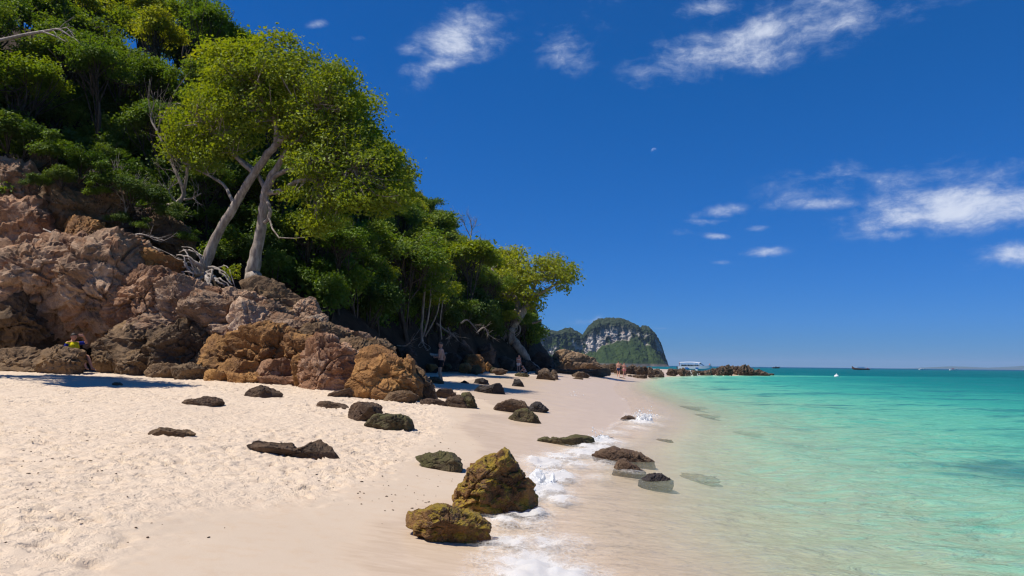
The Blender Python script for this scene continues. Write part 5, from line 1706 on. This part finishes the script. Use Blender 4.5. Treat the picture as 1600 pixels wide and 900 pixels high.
SIT = dict(hipL=(-.09, 0, .14), hipR=(.09, 0, .14), neck=(0, .22, .60), head=(0, .33, .71), shL=(-.17, .20, .55), shR=(.17, .20, .55), elL=(-.20, .42, .36), elR=(.20, .42, .36), wrL=(-.12, .62, .26), wrR=(.14, .62, .26),
           knL=(-.12, .40, .42), knR=(.12, .40, .42), anL=(-.12, .58, .09), anR=(.12, .58, .09), toL=(-.13, .74, .03), toR=(.13, .74, .03))
person('crouching woman bent forward on the sand beside the standing woman', SIT, 1.68, p - Vector((0, 0, .03)), math.radians(80), SKIN_PINK, HAIR_D, [('bikini_bottom', 'black', shorts(.06, .08)), ('bikini_top', 'black', bra)], .013, True)
pm = at(966.5, 589.2, 78); pw = at(975.5, 589.2, 78)
person('man in blue trunks walking away with his arm round a woman', {**STAND, 'elR': (.36, .02, 1.22), 'wrR': (.56, .02, 1.12), 'hdR': (.9, 0, -.3), 'thR': (0, 0, 1), 'knL': (-.1, .10, .50), 'anL': (-.1, .06, .10), 'toL': (-.12, .22, .04), 'anR': (.1, -.14, .10), 'toR': (.12, .02, .03)}, 1.82, pm, math.radians(-4), SKIN_PINK, HAIR_D, [('trunks', 'blue', shorts(.5))], .013)
person('woman in a pink bikini walking beside the man in blue trunks', {**STAND, 'elL': (-.24, .03, 1.12), 'wrL': (-.20, .12, .88), 'knR': (.1, .10, .50), 'anR': (.1, .05, .10), 'toR': (.12, .2, .04)}, 1.66, pw, math.radians(4), SKIN_PINK, HAIR_D, [('bikini_bottom', 'pink', shorts(.06, .06)), ('bikini_top', 'pink', bra)], .013, True)
for pp in (pm, pw):
    pass
# resting person in the shade of the cliff
RECL = dict(hipL=(-.09, 0, .52), hipR=(.09, 0, .52), neck=(0, -.20, 1.00), head=(.0, -.17, 1.16), shL=(-.18, -.19, .95), shR=(.18, -.19, .95), elL=(-.40, -.05, .98), elR=(.28, -.22, .70), wrL=(-.22, .02, 1.20), wrR=(.26, .02, .58), hdL=(.8, -.5, .2), thL=(0, .2, 1),
            knL=(-.13, .42, .50), knR=(.13, .44, .55), anL=(-.14, .66, .12), anR=(.12, .72, .14), toL=(-.16, .80, .06), toR=(.14, .86, .08), look=np.array([-.5, .8, -.2]))
ps = at(118, 556, 23.3)
person('person in a yellow and navy shirt resting in the shaded hollow of the cliff', RECL, 1.75, (ps.x, ps.y, ps.z - .52), math.radians(-112), SKIN_TAN, HAIR_D, [('shorts', 'black', shorts(.6)), ('shirt', 'yellow', shirt(.04, .93, False)), ('sleeves', 'navy', shirt(0, 1, True))], .010)

# ------------------------------------------------------------------ boats
GEL = simple_mat('boat_white_gelcoat', (.80, .80, .80), .25, .5, .04, 2)
GLASS = simple_mat('boat_dark_glass', (.02, .03, .04), .08, .6, .1)
WOODB = simple_mat('boat_wood', (.13, .06, .035), .6, .3, .3, 4)
BLUEC = simple_mat('boat_blue_stripe', (.01, .12, .42), .4, .4, .1)
TARP = simple_mat('boat_blue_tarp', (.05, .30, .60), .8, .1, .15)
REDC = simple_mat('boat_red_paint', (.40, .03, .03), .6, .3, .2)


def hull_mesh(name, L, B, H, mat, bow_rise=.4, stern_w=.85, n=24, prow=0.):
    """lofted hull along +X (bow at +L/2), open frames closed by a deck"""
    rows = []
    for i in range(n):
        f = i / (n - 1)
        x = -L / 2 + L * f
        w = B / 2 * (stern_w + (1 - stern_w) * min(1, f * 3)) * (1 - max(0, (f - .55) / .45) ** 2.2)
        w = max(w, .03)
        top_ = H * (1 + bow_rise * f ** 2) + prow * max(0, (f - .8) / .2) ** 2
        bot = -.25 * H + H * .9 * max(0, (f - .8) / .2) ** 2
        rows.append([(x, 0, bot), (x, -w * .55, bot + .12 * H), (x, -w * .92, bot + (top_ - bot) * .5), (x, -w, top_), (x, -w * .88, top_ - .02), (x, 0, top_ - .05),
                     (x, w * .88, top_ - .02), (x, w, top_), (x, w * .92, bot + (top_ - bot) * .5), (x, w * .55, bot + .12 * H)])
    v = np.array(rows).reshape(-1, 3)
    q = []
    for i in range(n - 1):
        for j in range(10):
            q.append((i * 10 + j, i * 10 + (j + 1) % 10, (i + 1) * 10 + (j + 1) % 10, (i + 1) * 10 + j))
    g = Geo(); g.add(v, q)
    t_ = [(0, k + 1, k) for k in range(1, 9)]
    g.add(v[:10], None, t_)
    return g.mesh(name, mat, False)


b = at(1086, 577.2, 250); b.z = 0
sb = obj('speedboat', None, None, b, 'white covered speedboat moored behind the reef rocks', 'boat')
sb.rotation_euler = (0, 0, math.radians(-28)); sb.scale = (1.17, 1.15, 1.15)
obj('hull', hull_mesh('hull', 10.2, 2.7, 1.25, GEL, .25), sb)
g = Geo()
v = []
for f in np.linspace(0, 1, 14):
    x = -4.6 + 6.4 * f; w_ = 1.2 * (1 - .25 * f ** 3); z_ = 2.5 + .12 * math.sin(f * math.pi) - .25 * max(0, f - .7)
    v += [(x, -w_, z_ - .08), (x, -w_ * .7, z_ + .03), (x, 0, z_ + .08), (x, w_ * .7, z_ + .03), (x, w_, z_ - .08), (x, 0, z_ - .10)]
g.add(v, [(i * 6 + j, i * 6 + (j + 1) % 6, (i + 1) * 6 + (j + 1) % 6, (i + 1) * 6 + j) for i in range(13) for j in range(6)])
obj('canopy_roof', g.mesh('canopy_roof', GEL, False), sb)
for x in (-4.3, -2.2, 0., 1.5):
    for y in (-1.05, 1.05):
        g = Geo(); g.tube([(x, y, 1.2), (x + (.0 if x < 1 else -.2), y * .95, 2.45)], [.04, .04], 6)
        obj('canopy_post', g.mesh('canopy_post', GEL), sb)
g = Geo()
g.add([(2.9, -.95, 1.35), (1.4, -1.1, 2.5), (1.4, 1.1, 2.5), (2.9, .95, 1.35), (2.86, -.95, 1.32), (1.36, -1.1, 2.47), (1.36, 1.1, 2.47), (2.86, .95, 1.32)], [(0, 1, 2, 3), (4, 7, 6, 5), (0, 4, 5, 1), (2, 6, 7, 3)])
obj('windscreen', g.mesh('windscreen', GLASS, False), sb)
g = Geo()
for x in np.arange(-3.8, 1.0, .95):
    g.box((x, 0, 1.55), (.45, 2.0, .5))
obj('seats', g.mesh('seats', GLASS, False), sb)
for s in (-1, 1):
    for x, wd in ((-2.2, 1.2), (.9, .9)):
        g = Geo(); g.box((x, s * 1.345, .72), (wd, .02, .42))
        obj('hull_stripe', g.mesh('hull_stripe', BLUEC, False), sb)
for y in (-.6, .6):
    g = Geo(); g.box((-5.4, y, .25), (.18, .12, .8))
    om = obj('outboard_motor', g.mesh('outboard_motor', GLASS, False), sb)
    g = Geo(); g.box((-5.35, y, .9), (.45, .45, .55))
    obj('cowling', g.mesh('cowling', GLASS, False), om)
person('person in red standing at the stern of the white speedboat', {**STAND, 'elL': (-.25, .05, 1.15)}, 1.7, b + Vector((-5.0, 2.9, 1.4)), 1.2, SKIN_TAN, HAIR_D, [('trousers', 'red', shorts(1.1)), ('shirt', 'red', shirt(.04, .93, False))], .016)
person('person in pink sitting near the bow of the white speedboat', {k: (np.array(v) + np.array([0, 0, .25])) if k != 'look' else v for k, v in SIT.items()}, 1.7, b + Vector((4.3, -3.0, 1.55)), -1.2, SKIN_PINK, HAIR_D, [('shorts', 'blue', shorts(.6)), ('shirt', 'pink', shirt(.04, .93, False))], .016)

b = at(1345, 578, 560); b.z = .15
lb = obj('longtail_boat', None, None, b, 'wooden long boat with a blue awning far out on the sea', 'boat')
lb.rotation_euler = (0, 0, math.radians(172))
obj('hull', hull_mesh('hull', 13.5, 2.0, .9, WOODB, .8, .6, 28, 1.5), lb)
g = Geo()
for f in np.linspace(-2.6, 2.0, 6):
    for y in (-.7, .7):
        g.tube([(f, y, .8), (f, y, 2.2)], [.04, .04], 5)
obj('awning_posts', g.mesh('awning_posts', WOODB), lb)
g = Geo(); g.box((-.3, 0, 2.25), (5.0, 1.7, .10)); g.box((-.3, .85, 2.0), (4.8, .05, .5)); g.box((-.3, -.85, 2.0), (4.8, .05, .5))
obj('awning', g.mesh('awning', TARP, False), lb)
g = Geo(); g.tube([(-5.5, 0, 1.2), (-8.5, .3, .3)], [.05, .04], 6); g.box((-5.3, 0, 1.3), (.9, .5, .5))
obj('tail_engine', g.mesh('tail_engine', REDC), lb)
person('person in red standing in the wooden long boat', STAND, 1.7, b + Vector((4.4, 0.4, .7)), 1.0, SKIN_TAN, HAIR_D, [('trousers', 'red', shorts(1.1)), ('shirt', 'red', shirt(.04, .93, False))], .02)
for (u, L, Y, lab) in ((1440, 6.5, 900, 'tiny white motorboat on the horizon, left of another boat'), (1490, 9, 820, 'tiny motorboat with red trim on the horizon at far right'), (1213, 8, 760, 'tiny dark boat on the horizon right of the reef')):
    b = at(u, 578, Y); b.z = .1
    bo = obj('motorboat', None, None, b, lab, 'boat', 'small boats on the horizon')
    obj('hull', hull_mesh('hull', L, 2.2, 1.2, GEL if u > 1300 else WOODB, .5), bo)
    g = Geo(); g.box((-.6, 0, 2.0), (L * .35, 1.6, .12)); g.box((-.5, 0, 1.55), (L * .22, 1.4, .8))
    obj('cabin', g.mesh('cabin', REDC if u == 1490 else GEL, False), bo)
V, F = ico(3)
b = at(1307, 588, 118); b.z = .12
bu = obj('buoy', mesh_np('buoy', V * np.array([.38, .3, .3]), F, True, GEL), None, b, 'small white float on the turquoise water', 'buoy')
g = Geo(); g.tube([(0, 0, .2), (0, 0, .5)], [.05, .03], 6)
obj('float_ring', g.mesh('float_ring', GEL), bu)
# ------------------------------------------------------------------ foam and splashes where the waves meet the beach
def foam_mat(name, lace, soft):
    m, t = new_mat(name)
    co = t.node('ShaderNodeTexCoord').outputs['Object']
    fa = t.node('ShaderNodeAttribute', attribute_name='foam').outputs['Fac']
    wp = t.vmath('ADD', co, t.vmath('SCALE', t.noise(co, 5., 3, .6, out=1), .12))
    edge = t.voro(wp, lace, 'DISTANCE_TO_EDGE')
    edge2 = t.voro(wp, lace * 2.7, 'DISTANCE_TO_EDGE')
    net = t.math('MAXIMUM', t.step(edge, .16, .0), t.math('MULTIPLY', t.step(edge2, .2, .0), .8))
    n = t.noise(wp, 5.0, 8, .74)
    k = t.math('ADD', t.math('MULTIPLY', fa, 1.15), t.math('MULTIPLY', t.math('SUBTRACT', n, .5), 1.5))
    solid = t.step(k, .52, .95)
    lacy = t.math('MULTIPLY', t.math('MULTIPLY', net, .55), t.step(k, .12, .6))
    al = t.math('MULTIPLY', t.math('MAXIMUM', solid, lacy), soft, clamp=True)
    d = t.node('ShaderNodeBsdfDiffuse', {'Color': (.92, .93, .93)}).outputs[0]
    tr = t.node('ShaderNodeBsdfTranslucent', {'Color': (.90, .93, .95)}).outputs[0]
    w_ = t.node('ShaderNodeMixShader', {0: .5, 1: d, 2: tr}).outputs[0]
    gl = t.node('ShaderNodeBsdfGlossy', {'Color': (1, 1, 1), 'Roughness': .25}).outputs[0]
    w_ = t.node('ShaderNodeMixShader', {0: .08, 1: w_, 2: gl}).outputs[0]
    surface(t, t.node('ShaderNodeMixShader', {0: al, 1: t.node('ShaderNodeBsdfTransparent').outputs[0], 2: w_}).outputs[0])
    return m


FOAM = foam_mat('foam', 13., .95)
SPRAY = foam_mat('spray', 16., .95)
fx = np.arange(-1.3, 7.0, .035); fyy = axis([(4.6, 14, .035, .045), (14, 36, .05, .10)])
FXg, FYg = np.meshgrid(fx, fyy)
Q2 = np.stack([FXg.ravel(), FYg.ravel()], 1)
# thick foam: (u, v, radius in m, strength); thin swash: along the shore
BL = [(850, 905, .45, 1.1), (830, 880, .38, .95), (800, 850, .30, .8), (850, 850, .32, .75), (885, 845, .22, .6), (790, 815, .25, .85), (830, 815, .25, .7), (800, 790, .22, .9), (830, 775, .26, .9), (860, 765, .28, .95), (865, 745, .34, 1.15), (850, 725, .36, 1.1), (845, 765, .3, 1.2), (820, 800, .25, 1.1), (875, 780, .22, .9), (880, 715, .4, .9), (910, 708, .42, .95), (930, 700, .45, .95), (945, 690, .45, .9), (900, 725, .35, .75), (940, 725, .4, .6), (930, 745, .25, .5), (985, 735, .22, .5), (1000, 660, .5, .8), (1010, 650, .5, .7), (960, 676, .4, .6), (990, 668, .4, .6), (896, 627, .5, .8), (910, 622, .6, .5), (870, 617, .9, .45), (845, 612, .9, .4), (930, 636, .6, .35), (780, 885, .25, .7), (815, 905, .3, .8), (770, 860, .16, .6), (900, 640, .8, .3)]
dens = np.zeros(len(Q2))
for (u, v, r, a) in BL:
    x_, y_ = gz(u, v, .03)
    dens = np.maximum(dens, a * np.exp(-((Q2[:, 0] - x_) ** 2 / r ** 2 + (Q2[:, 1] - y_) ** 2 / (r * (1 + y_ * .07)) ** 2) * .9))
ds = Q2[:, 0] - shore_x(Q2[:, 1]) - .25 * pn(Q2 * .7, 5)
line = np.exp(-((ds + .05) / .10) ** 2) * .42 * sstep(pn(Q2 * np.array([.3, .45]), 9), -.25, .25)
line = np.maximum(line, np.exp(-((ds - 1.1) / .14) ** 2) * .30 * sstep(pn(Q2 * np.array([.3, .35]), 19), -.05, .4))
dens = np.maximum(dens, line)
dens *= sstep(ds, -1.1, -.4)
gnd = np.maximum(sand_z(Q2[:, 0], Q2[:, 1]) + .05 * fbm(Q2 * .35, 3, 11) * sstep(shore_x(Q2[:, 1]) - Q2[:, 0], .3, 2.5), 0)
wz = gnd + .030 + .05 * sstep(dens, .3, .9) * (.5 + fbm(Q2 * 5.0, 3, 44)) + .025 * sstep(dens, .1, .6) * np.abs(pn(Q2 * 11., 45))
fc = grid_faces(len(fx), len(fyy))
fc = fc[dens[fc].max(1) > .06]
used, inv = np.unique(fc, return_inverse=True)
foam_me = mesh_np('sea_foam', np.concatenate([Q2, wz[:, None]], 1)[used], inv.reshape(-1, 4), True, FOAM)
attr(foam_me, 'foam', dens[used])
fo = obj('sea_foam', foam_me, None, None, 'white lacy foam where the waves wash round the mossy boulders', 'foam', None, 'stuff')


def splash(label, parts, drops, seed):
    """parts: (u, v, Y, rx px, rz px, depth m, thickness); drops: (u, v, Y, spread px, n)"""
    rg = np.random.default_rng(seed)
    b = at(parts[0][0], parts[0][1], parts[0][2])
    root = obj('wave_splash', None, None, b, label, 'splash')
    for (u, v, Y, rx, rz, dp, am) in parts:
        # a heap of white water: a fractal mound, thin at its rim, with droplets thrown off it
        c = np.array(at(u, v, Y)) - np.array(b)
        k = Y / FPX
        g = Geo()
        N = 70
        gx_, gy_ = np.meshgrid(np.linspace(-1.25, 1.25, N), np.linspace(-1.25, 1.25, N))
        q2 = np.stack([gx_.ravel(), gy_.ravel()], 1)
        r_ = np.linalg.norm(q2, axis=1)
        n_ = fbm(q2 * 1.7 + seed + u * .1, 3, seed, .45)
        bil = np.abs(pn(q2 * 4.5 + seed, seed + 1)) + .5 * np.abs(pn(q2 * 9.0 + seed, seed + 2))
        prof = np.clip(1 - r_ ** 2 * .8, 0, 1) ** .8
        zz = rz * k * (1.75 * prof * (.72 + .65 * n_ + .10 * bil) - .9)
        sway = .25 * rx * k * pn(q2 * 3 + 9, seed + 5)
        g.add(np.stack([q2[:, 0] * rx * k + sway, q2[:, 1] * dp + .3 * dp * n_, zz], 1) + c, grid_faces(N, N))
        am_all = [np.clip(am * 1.15 * prof ** .45 + .35 * n_, 0, 1) * (prof > .02)]
        V1, F1 = ico(1)
        for q in range(int(70 * (rx * rz / 300) ** .5) + 12):
            d = rg.normal(size=3); d /= np.linalg.norm(d)
            d[2] = abs(d[2])
            p_ = d * np.array([rx * k, dp, rz * k]) * rg.uniform(.7, 1.3)
            s_ = k * rg.uniform(.25, .75) ** 2 * 1.3
            g.add(V1 * s_ * np.array([1.2, 1, .8]) + p_ + c, None, F1)
            am_all.append(np.full(len(V1), rg.uniform(.75, 1.)))
        me = g.mesh('spray', SPRAY)
        attr(me, 'foam', np.concatenate(am_all))
        o = obj('spray', me, root)
        o['kind'] = 'stuff'
    g = Geo()
    V, F = ico(1)
    for (u, v, Y, sp, n) in drops:
        for q in range(n):
            d = rg.normal(size=3)
            p_ = np.array(at(u + d[0] * sp, v - abs(d[1]) * sp * .8 + sp * .3, Y + d[2] * sp * Y / FPX)) - np.array(b)
            s_ = rg.uniform(.25, 1) ** 2 * .010 * (Y / 9)
            g.add(V * s_ * np.array([1, 1, rg.uniform(1, 1.8)]) + p_, None, F)
    me = g.mesh('droplets', SPRAY)
    attr(me, 'foam', np.ones(len(me.vertices)))
    o = obj('droplets', me, root)
    o['kind'] = 'stuff'
    return root


splash('curling white splash bursting on the right side of the largest mossy boulder', [(846, 752, 9.35, 26, 24, .30, .9), (858, 764, 9.2, 20, 17, .26, .8), (824, 772, 8.7, 22, 18, .22, .85), (838, 786, 8.5, 18, 10, .2, .7), (808, 792, 8.3, 18, 8, .2, .8)],
       [(850, 742, 9.3, 14, 90), (826, 766, 8.7, 12, 60), (800, 798, 8.2, 14, 30)], 31)
splash('fan of white spray thrown up beside a small stone at the wave edge', [(1006, 657, 20.0, 15, 12, .35, .8), (1000, 663, 19.8, 18, 5, .35, .8), (1010, 655, 20.2, 10, 9, .3, .6)], [(1006, 648, 20, 9, 90)], 37)
splash('small breaking wavelet in the shadow on the far wet sand', [(897, 623, 29.5, 9, 5, .5, .9), (890, 627, 29.2, 14, 3, .5, .8)], [(896, 621, 29.5, 6, 50)], 41)
splash('white water bursting through the gap in the rock reef', [(1086, 588, 112, 9, 4, 1.2, .95), (1078, 591, 110, 14, 2, 1.2, .85)], [(1085, 586, 111, 5, 40)], 43)
splash('white water at the right end of the long olive-brown rock', [(930, 688, 14.4, 14, 5, .25, .8), (915, 694, 14.0, 14, 4, .25, .8), (945, 684, 14.8, 10, 4, .2, .7)], [(930, 686, 14.4, 9, 80)], 47)

# ------------------------------------------------------------------ bits of wood, leaf and coral strewn on the dry sand
rg = np.random.default_rng(77)
pts = []
while len(pts) < 420:
    u = rg.uniform(0, 760); v = rg.uniform(604, 860)
    q = gp(u, v)
    xb = float(np.interp(q.y, _ty, _tx))
    dn = float(pn(np.array([[q.x * .5, q.y * .5]]), 15)[0])
    if q.x > xb + .9 and rg.random() > .05:
        continue
    if dn < rg.uniform(-.25, .35):
        continue
    i_ = np.searchsorted(gx, q.x); j_ = np.searchsorted(gy, q.y)
    pts.append((q.x, q.y, Z[j_, i_] + .006))
pts = np.array(pts)
sc_ = rg.uniform(.3, 1.0, len(pts)) ** 2
g = Geo()
V1, F1 = ico(1)
for p_, s_ in zip(pts, sc_):
    kx, ky = rg.uniform(.6, 2.4), rg.uniform(.5, 1.2)
    a_ = rg.uniform(0, 3.14)
    v_ = V1 * np.array([kx, ky, .55]) * .009 * (s_ + .25)
    v_ = v_ @ np.array([[math.cos(a_), math.sin(a_), 0], [-math.sin(a_), math.cos(a_), 0], [0, 0, 1]])
    g.add(v_ + p_, None, F1)
DEB = simple_mat('beach_debris', (.12, .08, .05), .9, .1, .6, 3.0)
obj('beach_debris', g.mesh('beach_debris', DEB), None, None, 'dark bits of wood and coral scattered over the dry sand', 'debris', None, 'stuff')
# ------------------------------------------------------------------ thin sea haze round the whole place
g = Geo(); g.box((0, 0, 70), (29000, 29000, 160))
m, t = new_mat('haze')
o_ = t.node('ShaderNodeOutputMaterial')
vol = t.node('ShaderNodeVolumePrincipled', {'Color': (.50, .70, 1.0), 'Density': 7e-5, 'Anisotropy': 0.0})
t.put(o_.inputs['Volume'], vol.outputs[0])
obj('haze', g.mesh('haze', m, False), kind='stuff')
